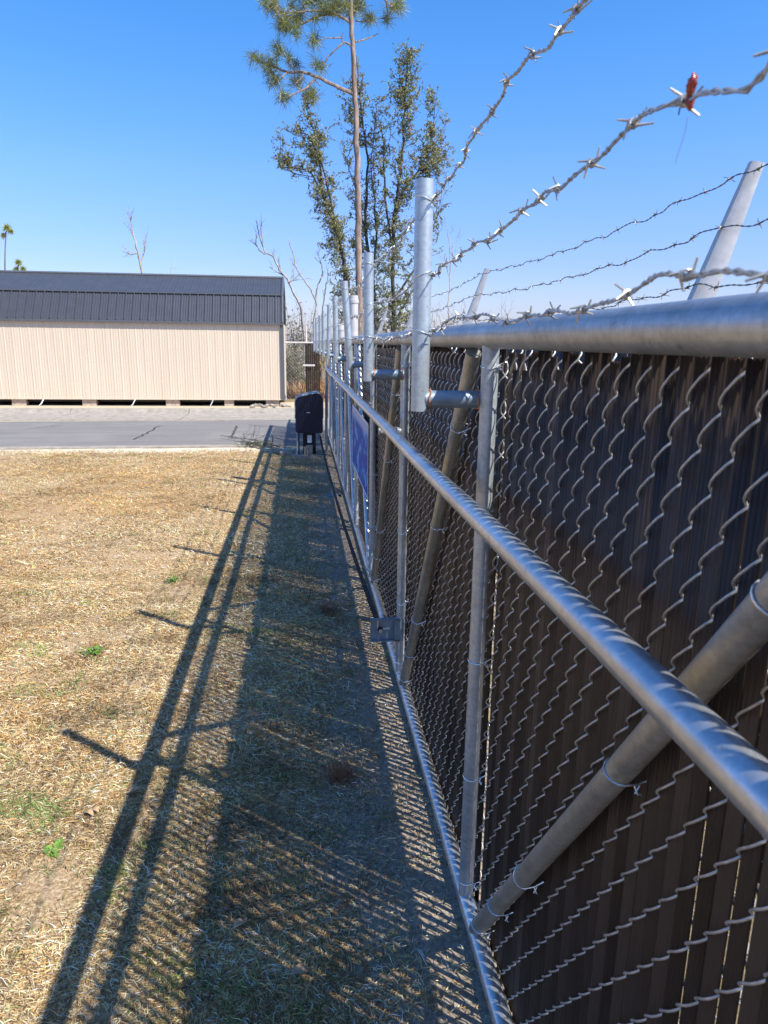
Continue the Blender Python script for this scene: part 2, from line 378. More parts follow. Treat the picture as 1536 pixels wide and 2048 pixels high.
# ---------------------------------------------------------------- the sliding gate
GL, FAB = 0.517, 0.560
ZB, ZT = 0.12, 1.945
P0 = 0.305; SP = 1.65
PF = [P0+SP*k for k in range(-1, 10)]        # posts from behind the eye to the far end
gate = thing('sliding_gate', (GL, 7.0, 0), 'long galvanised pipe sliding gate filled with brown slats and topped by barbed wire', 'gate')
YA, YE = PF[0], PF[-1]
def seg(name, a, b, r, mat, parent=gate, k=20, n=1):
    a = Vector(a); b = Vector(b)
    return MB().tube([a.lerp(b, i/n) for i in range(n+1)], r, k).build(name, mat, parent)
seg('top_rail', (GL, YA-.03, ZT), (GL, YE+.03, ZT), 0.0365, M['pipe_top'], k=28, n=40)
seg('bottom_rail', (GL, YA-.03, ZB), (GL, YE+.03, ZB), 0.0265, M['pipe_shiny'], k=24, n=40)
RL, RZ = 0.385, H-0.372
guide = MB().tube([(RL+0.002*math.sin(y*1.7), y, RZ-0.0035*y+0.003*math.sin(y*2.3)) for y in np.linspace(-1.3, 11.85, 60)], 0.0245, 24)
guide.build('guide_rail', M['pipe_shiny'], gate)
MB().tube([(RL, 11.85, RZ-.04), (RL, 11.85, 0.12)], 0.022, 14).build('guide_rail_end_post', M['pipe'], gate)
for i, y in enumerate(PF):
    MB().tube([(GL, y, ZB+.02), (GL, y, ZT-.02)], 0.0238, 20).build('post', M['pipe'], gate)
def mb_tie(c, axis, r, back=0.034, seed=0):
    rr = random.Random(seed); a = Vector(axis).normalized(); u = Vector((-1, 0, 0)); u = (u-a*u.dot(a)).normalized(); v = a.cross(u)
    if v.y < 0: v = -v
    c = Vector(c); tw = rr.uniform(-.012, .012); m = MB(); R2 = r+.0017
    pts = [c-u*(back+.006)-v*(R2*.75)+a*(.012+tw), c-u*(back*.6)-v*R2+a*.006]
    for i in range(9):
        t = -math.pi/2+math.pi*i/8
        pts.append(c+v*(R2*math.sin(t))+u*(R2*math.cos(t))+a*(.004*math.sin(t*1.0)+tw*math.sin(t)))
    pts += [c-u*(back*.6)+v*R2-a*.004, c-u*(back+.004)+v*(R2*.9)-a*.01]
    m.tube(pts, 0.0017, 6)
    e = c-u*(back*.7)-v*(R2+.012)-a*.008                   # twisted tail by the fabric
    m.tube([c-u*(back*.55)-v*R2, e, e+a*.012-v*.004, e+a*.008+u*.008, c-u*(back*.7)-v*(R2+.003)+a*.01], 0.0015, 5)
    return m
tie_z = {1.955: (1.86, .98, .58, .19), }
for i, y in enumerate(PF[1:9]):
    zs = (1.86, .98, .58, .19) if i == 1 else (1.82, 1.42, .95, .55, .2)
    for j, z in enumerate(zs): mb_tie((GL, y, z), (0, 0, 1), .0238, seed=i*10+j).build('tie_wire', M['tie'], gate)
braces = []
for i in range(2, 5): braces.append((PF[i]-.15, PF[i-1]+.20))        # foot at the post, head at the nearer post
for i in range(4, 9): braces.append((PF[i]+.17, PF[i+1]-.22))
braces.append((PF[1]-.17, PF[0]+.22))
for i, (ya, yb) in enumerate(braces):
    a = Vector((GL, ya, ZB+.02)); b = Vector((GL, yb, ZT-.05))
    MB().tube([a, b], 0.0238, 20).build('diagonal_brace', M['pipe_brown'] if i < 3 else M['pipe_shiny'], gate)
    for j, t in enumerate((.03, .15, .30, .62, .86) if i < 3 else (.1, .5, .9)):
        mb_tie(a.lerp(b, t), b-a, .0238, seed=200+i*7+j).build('tie_wire', M['tie'], gate)
# stubs that carry the guide rail
for y in PF[3:8]:
    MB().tube([(RL, y, RZ-.055-.0035*y), (GL-.018, y, RZ-.055-.0035*y)], 0.0205, 16).build('rail_bracket', M['pipe'], gate)
# uprights with their stubs
UP = [(P0-.02+0.02, .328, .328), (1.985, .326, .327), (3.56, .322, .326), (5.2, .300, .345), (6.85, .310, .318), (8.5, .318, .305), (10.15, .300, .300), (11.8, .29, .29), (13.45, .27, .27), (15.1, .25, .25)]
for i, (y, lt, lb) in enumerate(UP):
    zt, zb = H+.418, H-.185
    wob = random.uniform(-.02, .02) if i > 1 else 0
    u = MB().tube([(lt, y+wob, zt-.001), (lt, y+wob, zt), (lb, y, zb), (lb, y, zb+.001)], [.0215, .0248, .0248, .0215], 24).build('wire_upright', M['pipe_new'], gate)
    MB().tube([(lb+.012, y, H-.152), (GL-.016, y, H-.152)], 0.0243, 20).build('upright_bracket', M['bracket'], gate)
    for xx, nm in ((lb+.026, 'weld'), (GL-.024, 'weld')):
        MB().tube([(xx+.004*math.cos(t*3), y+.0262*math.cos(t), H-.152+.0262*math.sin(t)) for t in np.linspace(0, 2*math.pi, 20, endpoint=False)], 0.0025, 6, closed=True).build(nm, M['rust'] if i < 3 else M['pipe'], gate)
    for j, dz in enumerate((.37, .182, .03)):
        zc = H+dz; xt = lb+(lt-lb)*((zc-zb)/(zt-zb)); yy = y+wob*((zc-zb)/(zt-zb)); pts = []
        for q in range(11):
            t = -0.2+q/10*math.pi*1.75; pts.append((xt-.0262*math.cos(t), yy-.0262*math.sin(t)*1.0, zc+.010*math.cos(t)*(1 if j != 1 else -1)))
        pts.append((xt+.030, yy-.012, zc-.004)); pts.append((xt+.036, yy-.006, zc+.006))
        MB().tube(pts, 0.0016, 6).build('tie_wire', M['tie'], u)
# latch bracket where the drive chain is bolted
br = MB(); bz = .395
br.box((GL-.085, 3.60, bz), (.165, .008, .125)); br.box((GL-.012, 3.59, bz), (.05, .03, .125)); br.box((GL-.085, 3.59, bz+.0615), (.165, .03, .006)); br.box((GL-.085, 3.59, bz-.0615), (.165, .03, .006))
bo = br.build('chain_bracket', M['bracket'], gate, smooth=False)
MB().tube([(GL-.115, 3.585, bz+.004), (GL-.115, 3.56, bz+.004)], .010, 6).build('bolt', M['tie'], bo)
MB().box((GL-.085, 3.592, bz+.006), (.045, .006, .010)).build('slot', M['tie'], bo, smooth=False)
MB().tube([(GL-.128, 3.59, bz+.058), (GL-.128, 3.588, bz+.01)], .005, 6).build('pin', M['tie'], bo)

# chain-link fabric: flattened spirals, alternate columns half a period up
def fabric(y0, y1, z0, z1, x, p=0.0405, hh=.056, per=10, sides=5, rad=0.0022, amp=.0125, r=None):
    r = r or np.random.default_rng(1)
    ncol = int((y1-y0)/p); nper = int((z1-z0)/(2*hh)); npt = nper*per+1
    ph = np.arange(npt)*2*math.pi/per
    m_ = (ph/math.pi) % 2; tri = np.where(m_ < 1, 1-2*m_, -3+2*m_)
    yo = (p/2+.0016)*(0.72*tri+0.28*np.cos(ph)); xo = -amp*np.sign(np.sin(ph))*np.abs(np.sin(ph))**.5; zo = hh*(ph+.08*np.sin(2*ph))/math.pi
    T = np.stack([np.gradient(xo), np.gradient(yo), np.gradient(zo)], 1); T /= np.linalg.norm(T, axis=1)[:, None]
    u = np.cross(T, np.array([1., 0, 0])); u /= np.linalg.norm(u, axis=1)[:, None]; w = np.cross(T, u)
    a = np.arange(sides)*2*math.pi/sides
    ring = np.cos(a)[None, :, None]*u[:, None]+np.sin(a)[None, :, None]*w[:, None]
    tmpl = np.stack([xo, yo, zo], 1)[:, None]+rad*ring       # npt,sides,3
    tv = tmpl.reshape(-1, 3); i = np.arange(npt-1)[:, None]; q = np.arange(sides)[None]; q2 = (q+1) % sides
    tf = np.stack([i*sides+q, i*sides+q2, (i+1)*sides+q2, (i+1)*sides+q], -1).reshape(-1, 4)
    Vs, Fs = [], []
    for c in range(ncol):
        off = np.array([x, y0+(c+.5)*p, z0+(hh if c % 2 == 0 else 0)]); Vv = tv+off
        Vv = Vv+np.stack([np.sin(Vv[:, 2]*9+c)*.0008, np.sin(Vv[:, 2]*5+c*.7)*.001, 0*Vv[:, 2]], 1)
        Vs.append(Vv); Fs.append(tf+c*len(tv))
    return np.concatenate(Vs), np.concatenate(Fs)
V1, F1 = fabric(-.6, 5.0, .10, 1.95, FAB, per=12, sides=6)
mesh_np('chain_link_mesh', V1, F1, M['mesh'], gate, smooth=True)
V1, F1 = fabric(-.6+.0405*138, 15.1, .10, 1.95, FAB, per=8, sides=4)
mesh_np('chain_link_mesh', V1, F1, M['mesh'], gate, smooth=True)
def slats(y0, y1, z0, z1, x, p=0.0405, wd=.0322, th=.0042, rot=16.5, skip=(), jit=4.5, r=None, ztop=0.03):
    r = r or np.random.default_rng(2); n = int((y1-y0)/p)
    h = wd/2; t = th/2; g = .0005
    xs = [-h, -h+.003, -h*.62, -h*.55, -h*.48, -h*.05, 0, h*.05, h*.48, h*.55, h*.62, h-.003, h]
    dp = [0, t, t, t-g, t, t, t-g, t, t, t-g, t, t, 0]
    prof = [(a, b) for a, b in zip(xs, dp)]+[(a, -b) for a, b in list(zip(xs, dp))[-2:0:-1]]
    prof = np.array(prof); k = len(prof); Vs, Fs, Ti = [], [], []
    for c in range(n):
        y = y0+(c+.5)*p
        if any(a < y < b for a, b in skip): continue
        for _ in range(1):
            th_ = R(rot+r.normal(0, jit)); tw = R(r.normal(0, 2.0)); bow = r.normal(0, .0015)
            zt = z1-abs(r.normal(0, ztop)); zb = z0+r.uniform(0, .01)
            if r.uniform() < .05: zt -= r.uniform(.02, .06)
            ww = 1.0 if r.uniform() > .14 else r.uniform(.74, .9)
            rows = []
            for t_ in np.linspace(0, 1, 4):
                a = th_+tw*(t_-.5); ca, sa = math.cos(a), math.sin(a)
                # slat width runs along (-sin, cos) seen from above
                X = x+prof[:, 0]*ww*(-sa)+prof[:, 1]*ca; Y = y+prof[:, 0]*ww*ca+prof[:, 1]*sa+bow*math.sin(t_*3.14)
                rows.append(np.stack([X, Y, np.full(k, zb+(zt-zb)*t_)], 1))
            b = sum(len(v) for v in Vs); Vs.append(np.concatenate(rows)); Ti.append(np.full(4*k, r.uniform()**1.3))
            i = np.arange(3)[:, None]; q = np.arange(k)[None]; q2 = (q+1) % k
            Fs.append(np.stack([i*k+q, i*k+q2, (i+1)*k+q2, (i+1)*k+q], -1).reshape(-1, 4)+b)
            cap = 3*k; half = k//2
            capf = [(cap+j, cap+j+1, cap+k-j-1, cap+(k-j) % k) for j in range(1, half)]
            Fs.append(np.array(capf)+b)
    return np.concatenate(Vs), np.concatenate(Fs), np.concatenate(Ti)
skips = [(y-.035, y-.005) for y in PF]
Vv, Ff, Ti = slats(-.6, 15.1, .085, 1.925, FAB, skip=skips, ztop=.022)
mesh_np('privacy_slats', Vv, Ff, M['slat'], gate, tint=Ti)
# wire along the head and foot of the fabric
for z in (.105, 1.915):
    MB().tube([(FAB-.006+.004*math.sin(y*31), y, z+.006*math.sin(y*57)) for y in np.linspace(-.6, 15.1, 900)], .0018, 4).build('tension_wire', M['wire'], gate)

# barbed wire
def barbed(path, near=5.0, pitch=.034, r=.00175, bstep=.105, seed=0, kink=.004, barb=.0155):
    rr = random.Random(seed); P = [Vector(p) for p in path]
    # resample with small kinks
    out = []; 
    for i in range(len(P)-1):
        n = max(1, int((P[i+1]-P[i]).length/.012 if P[i].y < near else (P[i+1]-P[i]).length/.06))
        for j in range(n): out.append(P[i].lerp(P[i+1], j/n))
    out.append(P[-1]); m = MB(); s = 0; k1, k2 = [], []; nb = .03; bar = []
    ph = [rr.uniform(0, 6.28) for _ in range(6)]
    for i, p in enumerate(out):
        if i: s += (p-out[i-1]).length
        q = p+Vector((kink*math.sin(s*23+ph[0])+kink*.5*math.sin(s*61+ph[1]), 0, kink*math.sin(s*19+ph[2])+kink*.6*math.sin(s*47+ph[3])))
        t = ((out[min(i+1, len(out)-1)]-out[max(i-1, 0)])).normalized(); u = t.cross(Vector((0, 0, 1))).normalized(); w = t.cross(u)
        if p.y < near:
            a = s/pitch*2*math.pi; o_ = u*math.cos(a)*r*1.02+w*math.sin(a)*r*1.02
            k1.append(q+o_); k2.append(q-o_)
        else: k1.append(q)
        if s > nb: nb += bstep*rr.uniform(.8, 1.25); bar.append((q.copy(), t.copy(), u.copy(), w.copy()))
    if k2:
        m.tube(k2, r, 6); m.tube(k1[:len(k2)], r, 6)
        if len(k1) > len(k2): m.tube(k1[len(k2)-1:], r*1.7, 5)
    else: m.tube(k1, r*1.6, 5)
    for q, t, u, w in bar:
        a0 = rr.uniform(0, 6.28); far = q.y > near
        if not far:
            pts = []
            for i in range(15):
                a = a0+i/14*4*math.pi; pts.append(q+t*(-.004+.008*i/14)+(u*math.cos(a)+w*math.sin(a))*(r*2.6))
            m.tube(pts, r*.85, 5)
        for e, sg in ((0, -1), (1, -1), (2, 1), (3, 1)):
            a = a0+e*1.57+rr.uniform(-.5, .5); d = (u*math.cos(a)+w*math.sin(a)+t*sg*rr.uniform(.2, .8)).normalized()
            side = (u*-math.sin(a)+w*math.cos(a))*r*2
            s0 = q+t*.004*sg+side
            m.tube([s0, s0+d*barb*rr.uniform(.8, 1.2)], [r*1.0, r*.6] if not far else [r*1.2, r*.8], 4)
    return m
def strand(pts, z, seed, nm, ups):
    rr = random.Random(seed); path = []
    for y, d in pts[::-1]: path.append((.3405, y, H-d))
    ys = [u for u in ups if u[0] > 2]
    last = path[-1]
    path.append((.353, 1.985, H+z))
    prev = (.353, 1.985)
    for (y, lt, lb) in ys:
        for t in (.25, .5, .75):
            path.append((prev[0]+(lb+.028-prev[0])*t+rr.uniform(-.006, .006), prev[1]+(y-prev[1])*t, H+z-.012*math.sin(math.pi*t)+rr.uniform(-.014, .014)))
        path.append((lb+.028, y, H+z)); prev = (lb+.028, y)
    return barbed(path, seed=seed).build(nm, M['wire'], gate)
strand([(1.60, -.378), (1.34, -.412), (1.105, -.410), (.903, -.392), (.6, -.39), (.305, -.375), (-.6, -.36)], .37, 1, 'barbed_wire', UP)
strand([(1.60, -.186), (1.294, -.188), (1.087, -.202), (.904, -.208), (.781, -.217), (.688, -.220), (.636, -.212), (.576, -.199), (.544, -.206), (.305, -.19), (-.6, -.2)], .182, 2, 'barbed_wire', UP)
strand([(1.557, -.060), (1.234, -.043), (.979, -.040), (.841, -.047), (.760, -.053), (.646, -.063), (.573, -.061), (.511, -.056), (.305, -.04), (-.6, -.03)], .032, 3, 'barbed_wire', UP)

K = 1.038; DZ = -.073
def lift(o): o.scale = (K, K, K); o.location = (o.location[0]*K, o.location[1]*K, o.location[2]*K+DZ)
lift(gate)
# red-brown scrap snagged on the middle strand
sc = at(1380, 188, .3405/at(1380, 188, 1.0).x)
sct = thing('snagged_scrap', sc, 'glossy red-brown scrap with a hanging thread snagged on the barbed wire', 'scrap')
m = MB()
def lobe(m, c, d, ln, r0, n=9, k=8):
    d = Vector(d).normalized(); m.tube([c+d*ln*i/(n-1) for i in range(n)], [max(.0004, r0*math.sin(math.pi*(i+.35)/(n-.3))**.8) for i in range(n)], k)
lobe(m, sc+Vector((0, 0, -.003)), (-.15, -.45, 1), .019, .0046)
lobe(m, sc+Vector((0, 0, .002)), (.05, -.15, -1), .016, .0036)
redm, nt, b = newmat('glossy red brown film'); b.inputs['Base Color'].default_value = (.20, .035, .018, 1); b.inputs['Roughness'].default_value = .2
b.inputs['Subsurface Weight'].default_value = .15
bo_ = m.build('body', redm, sct)
for v in bo_.data.vertices: v.co += Vector((random.gauss(0, .0005), random.gauss(0, .0007), random.gauss(0, .0006)))
m = MB(); m.tube([sc+Vector((0, -.002*math.sin(i*.5)+.0012*i, -.018-.0035*i)) for i in range(11)], .00025, 4); m.build('thread', M['reddry'], sct)
m = MB(); lobe(m, sc+Vector((0, .006, -.002)), (0, 1, -.1), .014, .0032); m.tube([sc+Vector((0, .012, 0)), sc+Vector((0, .02, .008))], .0007, 4); m.tube([sc+Vector((0, .014, 0)), sc+Vector((0, .017, -.012))], .0007, 4)
m.build('dark_tail', M['darksteel'], sct)

# ---------------------------------------------------------------- fixed fence standing behind the gate
FX = 0.945
fx = thing('fixed_fence', (FX, 7, 0), 'fixed slatted fence with angled barbed wire arms standing behind the sliding gate', 'fence')
MB().tube([(FX, -1.5, 1.955), (FX, 17, 1.955)], .021, 12).build('top_rail', M['pipe'], fx)
MB().tube([(FX, -1.5, .93), (FX, 17, .93)], .018, 10).build('lower_rail', M['pipe'], fx)
Vv, Ff, Ti = slats(-1.5, 16.5, .86, 1.985, .905, p=.0405, wd=.0385, rot=2, jit=8, r=np.random.default_rng(9))
mesh_np('privacy_slats', Vv, Ff, M['slat'], fx, tint=Ti)
V1, F1 = fabric(-1.5, 16.5, .06, 1.93, .905, per=6, sides=3); mesh_np('chain_link_mesh', V1, F1, M['mesh'], fx)
AY = [-.77, 1.71, 4.22, 6.7, 9.2, 11.7, 14.2]
for y in AY:
    MB().tube([(FX, y, 0), (FX, y, 1.97)], .03, 16).build('post', M['pipe'], fx)
    # pressed tapered arm, leaning out
    a = Vector((FX-.005, y, 1.955)); b = Vector((FX+.125, y, 2.345)); d = (b-a).normalized(); sidev = Vector((0, 1, 0)); nn = d.cross(sidev)
    m = MB(); V = []
    for t, wdt, dep in ((0, .034, .026), (.5, .029, .02), (1, .021, .013)):
        c = a.lerp(b, t)
        for (su, sn) in ((-1, -1), (-.72, .3), (-.35, .9), (.35, .9), (.72, .3), (1, -1), (.8, -1), (.28, .55), (-.28, .55), (-.8, -1)):
            V.append(tuple(c+sidev*su*wdt+nn*sn*dep))
    F = [(i*10+j, i*10+(j+1) % 10, (i+1)*10+(j+1) % 10, (i+1)*10+j) for i in range(2) for j in range(10)]
    F.append((20, 21, 22, 23, 24, 25)); 
    m.add(V, F); m.build('wire_arm', M['arm'], fx, angle=30)
for t, sd in ((.93, 11), (.62, 12), (.28, 13)):
    rr = random.Random(sd); path = []
    for i in range(len(AY)-1):
        for u in (0, .2, .4, .6, .8):
            y = AY[i]+(AY[i+1]-AY[i])*u
            path.append((FX+.13*t-.028, y, 1.955+.39*t-.035*math.sin(math.pi*u)+rr.uniform(-.004, .004)*(u > 0)))
    path.append((FX+.13*t-.028, AY[-1], 1.955+.39*t))
    barbed(path, seed=sd, near=6, r=.0011, pitch=.05, barb=.013, bstep=.12).build('barbed_wire', M['wire_dark'], fx)

# roller posts beyond the gate
def capped(px, ptop, Y, r, label, zb=0):
    p = at(px, ptop, Y); t = thing('roller_post', (p.x, Y, 0), label, 'post', 'roller posts behind the gate')
    z = p.z; m = MB().tube([(p.x, Y, 0), (p.x, Y, z-.07)], r, 20); m.build('shaft', M['whitepaint'], t)
    MB().tube([(p.x, Y, z-.09), (p.x, Y, z-.088), (p.x, Y, z-.05), (p.x, Y, z-.048), (p.x, Y, z)], [r, r*1.12, r*1.12, r*1.02, r*1.0], 20).build('cap', M['whitepaint'], t)
capped(707, 591, 8.9, .058, 'white capped round post just right of the pine trunk foot behind the gate')
capped(682, 650, 11.9, .058, 'shorter looking white round post farther along behind the gate')

# ---------------------------------------------------------------- sign on the gate
sg = thing('warning_sign', (.487, 6.15, 1.05), 'blue sign panel with pale worn areas fixed to the gate pipes', 'sign')
def signmat():
    m, nt, b = newmat('printed blue sign'); v = mapping(nt, (1, 1, 1)); s = N(nt, 'ShaderNodeSeparateXYZ'); nt.links.new(v, s.inputs[0])
    n = noise(nt, mapping(nt, (1, 1.6, 4)), 2.2, 4, .5)
    c = mix(nt, ramp(nt, n, [(.52, 0.0), (.62, 1.0)]), (.002, .065, .36), (.08, .33, .66))
    mr = N(nt, 'ShaderNodeMapRange'); nt.links.new(s.outputs[2], mr.inputs[0]); mr.inputs[1].default_value = .17; mr.inputs[2].default_value = .22
    c = mix(nt, mr.outputs[0], c, (.38, .42, .60)); nt.links.new(c, b.inputs['Base Color']); b.inputs['Roughness'].default_value = .6; b.inputs['Specular IOR Level'].default_value = .15
    return m
MB().box((.487, 6.15, 1.04), (.003, 1.72, .56)).build('panel', signmat(), sg, smooth=False, loc=(.487, 6.15, 1.04))
bd = MB(); 
for z in (.757, 1.323): bd.box((.4845, 6.15, z), (.003, 1.73, .012))
for y in (5.286, 7.014): bd.box((.4845, y, 1.04), (.003, .012, .554))
bd.build('border', M['whitelabel'], sg, smooth=False)

lift(sct); lift(sg)
# ---------------------------------------------------------------- gate operator
OY = 12.1
op = thing('gate_operator', (.1, OY+.2, 0), 'black rounded gate operator box on a dark pedestal beside the gate', 'gate operator')
m = MB(); x0, x1, z0, z1 = -.13, .335, .41, 1.075
prof = [(x0+.03, z0), (x1-.02, z0), (x1, z0+.03), (x1, z1-.09), (x1-.02, z1-.035), (x1-.07, z1), (x1-.12, z1+.005), (x0+.10, z1-.045), (x0+.04, z1-.07), (x0+.005, z1-.12), (x0, z1-.17), (x0, z0+.03)]
m.prism(prof, OY, OY+.42); hous = m.build('housing', M['blackplastic'], op, angle=50)
m = MB(); rim = [(x0-.012, z0+.25), (x0-.012, z1-.165), (x0-.006, z1-.112), (x0+.032, z1-.055), (x0+.098, z1-.028), (x1-.115, z1+.024), (x1-.06, z1+.018), (x1-.008, z1-.02), (x1+.012, z1-.08), (x1+.012, z0+.25)]
inner = [(a*0.94+.1025*.06+ (0), b) for a, b in rim]
inner = [(x0+.002, z0+.25), (x0+.002, z1-.17), (x0+.008, z1-.12), (x0+.042, z1-.07), (x0+.1, z1-.043), (x1-.12, z1+.007), (x1-.069, z1+.002), (x1-.018, z1-.034), (x1+.002, z1-.09), (x1+.002, z0+.25)]
n = len(rim); V = []
for y in (OY-.012, OY+.43):
    V += [(a, y, b) for a, b in rim]+[(a, y, b) for a, b in inner]
F = []
for i in range(n-1):
    F += [(i, i+1, n+i+1, n+i), (2*n+i+1, 2*n+i, 3*n+i, 3*n+i+1), (i+1, i, 2*n+i, 2*n+i+1), (n+i, n+i+1, 3*n+i+1, 3*n+i)]
m.add(V, F); m.build('hood', M['greyplastic'], op)
MB().box((.09, OY-.002, .76), (.055, .005, .014)).build('badge', M['whitelabel'], hous, smooth=False)
for xx in (.02, .185):
    MB().box((xx+.0, OY+.14, .205), (.055, .10, .41)).build('leg', M['darksteel'], op, smooth=False)
MB().box((.10, OY+.2, .30), (.17, .2, .2)).build('motor_base', M['darksteel'], op, smooth=False)
MB().box((.105, OY+.09, .30), (.075, .02, .13)).build('label_plate', M['whitelabel'], op, smooth=False)
m = MB(); m.box((.08, OY+.04, .10), (.14, .12, .13)); m.box((.08, OY+.04, .170), (.15, .13, .012)); m.build('junction_box', M['concrete'], op, smooth=False)
MB().tube([(-.10, OY+.1, .42), (-.10, OY+.1, .2), (-.115, OY+.09, .1), (-.11, OY+.06, 0)], .016, 10).build('conduit', M['greyplastic'], op)
MB().tube([(-.075, OY+.1, .42), (-.08, OY+.1, .2), (-.08, OY+.06, .05), (-.03, OY-.02, .01), (.07, OY-.05, .012)], .012, 8).build('cable', M['darksteel'], op)
MB().box((.11, OY+.16, .015), (.62, .62, .05)).build('concrete_pad', M['concrete'], op, smooth=False)
# drain box
db = thing('valve_box', (-.30, 12.35, 0), 'small grey ribbed concrete box on the ground left of the operator', 'box')
MB().box((-.30, 12.35, .035), (.22, .28, .07)).build('body', M['concrete'], db, smooth=False)
m = MB()
for i in range(6): m.box((-.385+i*.034, 12.203, .03), (.012, .012, .055))
m.build('rib', M['sand'], db, smooth=False)

# drive chain
m = MB(); a = Vector(((GL-.115)*K, 3.575*K, .40*K+DZ)); b = Vector((.285, 12.1, .36)); n = 260; V = []
for i in range(n):
    t0, t1 = i/n, (i+.86)/n
    def cp(t): return a.lerp(b, t)+Vector((0, 0, -.13*4*t*(1-t)))
    p, q = cp(t0), cp(t1); c = (p+q)/2; ang = math.atan2(q.z-p.z, q.y-p.y)
    m.box(c, (.019 if i % 2 else .026, (q-p).length*1.1, .020), Matrix.Rotation(ang, 4, 'X'))
tag(m.build('drive_chain', M['darksteel'], smooth=False), 'thin black drive chain running from the gate bracket to the operator', 'chain')
# small guide foot beneath the gate
gf = thing('guide_foot', (.345, 8.8, 0), 'short steel stub on a base plate beside the bottom pipe of the gate', 'guide')
MB().box((.37, 8.82, .012), (.20, .14, .024)).build('base_plate', M['bracket'], gf, smooth=False)
MB().tube([(.37, 8.82, .02), (.37, 8.82, .19), (.37, 8.82, .2)], [.025, .025, .012], 12).build('stub', M['pipe'], gf)

# ---------------------------------------------------------------- shed
SY = 22.0; SX1 = -.56; SX0 = -14.0
shed = thing('storage_shed', ((SX0+SX1)/2, SY+1.8, 0), 'long beige metal storage shed with dark ribbed barn roof across the road', 'shed')
beige, nt, b = newmat('beige painted metal'); f = noise(nt, mapping(nt, (7, 1, .25)), 1.3, 5, .6)
nt.links.new(ramp(nt, f, [(.35, (.54, .445, .33)), (.65, (.60, .50, .38))]), b.inputs['Base Color']); b.inputs['Roughness'].default_value = .5
dkmetal = simple('charcoal ribbed metal', (0.078, 0.083, 0.096), .36, .35, .08, 3)
def ribbed(x0, x1, ya, za, yb, zb, step, hgt, wid, nrm, minor=True):
    # sheet from lower line (ya,za) to upper line (yb,zb), ribs standing out along nrm (y,z)
    xs, hs = [], []
    x = x0
    while x < x1:
        xs += [x, x+wid*.3, x+wid*.7, x+wid]; hs += [0, hgt, hgt, 0]
        if minor:
            for f_ in (.36, .66):
                c = x+step*f_; xs += [c, c+.006, c+.026, c+.032]; hs += [0, hgt*.4, hgt*.4, 0]
        x += step
    xs = np.clip(np.array(xs+[x1]), x0, x1); hs = np.array(hs+[0.])
    V = np.concatenate([np.stack([xs, ya+nrm[0]*hs, za+nrm[1]*hs], 1), np.stack([xs, yb+nrm[0]*hs, zb+nrm[1]*hs], 1)])
    n = len(xs); F = [(i, i+1, n+i+1, n+i) for i in range(n-1)]
    return V, F
V, F = ribbed(SX0, SX1-.06, SY, .22, SY, 2.47, .2286, .006, .045, (-1, 0)); m = MB().add(V, F)
w_, h_ = 3.6, 0
m.box(((SX0+SX1)/2, SY+w_-.03, 1.34), (SX1-SX0-.1, .04, 2.24)); m.box((SX1-.03, SY+w_/2, 1.34), (.04, w_-.1, 2.24)); m.box((SX0+.03, SY+w_/2, 1.34), (.04, w_-.1, 2.24))
m.build('wall', beige, shed, smooth=False)
V, F = ribbed(SX0-.05, SX1-.02, SY-.07, 2.47, SY+.48, 3.30, .2286, .042, .05, (-.83, .55)); m = MB().add(V, F)
m.build('lower_roof', dkmetal, shed, smooth=False)
V, F = ribbed(SX0-.05, SX1+.0, SY+.44, 3.29, SY+1.8, 3.88, .2286, .009, .05, (-.4, .92)); m = MB().add(V, F)
V, F = ribbed(SX0-.05, SX1+.0, SY+3.16, 3.29, SY+1.8, 3.88, .2286, .022, .05, (.4, .92)); m.add(V, F)
V, F = ribbed(SX0-.05, SX1+.0, SY+3.67, 2.47, SY+3.12, 3.30, .2286, .022, .05, (.83, .55)); m.add(V, F)
m.prism([(SY+.02, 2.46), (SY+.5, 3.27), (SY+1.8, 3.84), (SY+3.1, 3.27), (SY+3.58, 2.46)], SX1-.1, SX1-.05, 'x')
m.build('upper_roof', dkmetal, shed, smooth=False)
m = MB(); m.tube([(SX0, SY+1.8, 3.89), (SX1, SY+1.8, 3.89)], .045, 8); m.build('ridge_cap', M['trim'], shed)
m = MB(); m.box(((SX0+SX1)/2, SY-.055, 2.44), (SX1-SX0+.02, .09, .07)); m.box(((SX0+SX1)/2, SY+.43, 3.285), (SX1-SX0+.04, .05, .03)); m.build('eave_trim', M['trim'], shed, smooth=False)
m = MB(); m.box((SX1-.03, SY-.01, 1.34), (.10, .06, 2.26)); m.build('corner_trim', M['trim'], shed, smooth=False)
# edge flashing down the gambrel end
m = MB(); m.tube([(SX1-.02, SY-.09, 2.46), (SX1-.02, SY+.46, 3.31), (SX1-.02, SY+1.8, 3.90), (SX1-.02, SY+3.14, 3.31), (SX1-.02, SY+3.69, 2.46)], .045, 4); m.build('rake_trim', M['trim'], shed, smooth=False)
m = MB(); m.box(((SX0+SX1)/2, SY+.03, .205), (SX1-SX0, .10, .035)); m.build('sill', beige, shed, smooth=False)
m = MB(); 
for y in (SY+.25, SY+1.8, SY+3.3): m.box(((SX0+SX1)/2, y, .15), (SX1-SX0, .1, .09))
m.box(((SX0+SX1)/2, SY+1.8, .205), (SX1-SX0-.1, w_-.3, .03)); m.build('skid', M['dark'], shed, smooth=False)
for px in (37, 178, 345, 458, 700-150):
    p = at(px, 808, SY); 
    if px > 500: p = at(545, 808, SY)
    MB().box((p.x, SY+.16, .088), (.40 if px != 458 else .28, .22, .185)).build('support_block', M['block'], shed, smooth=False)
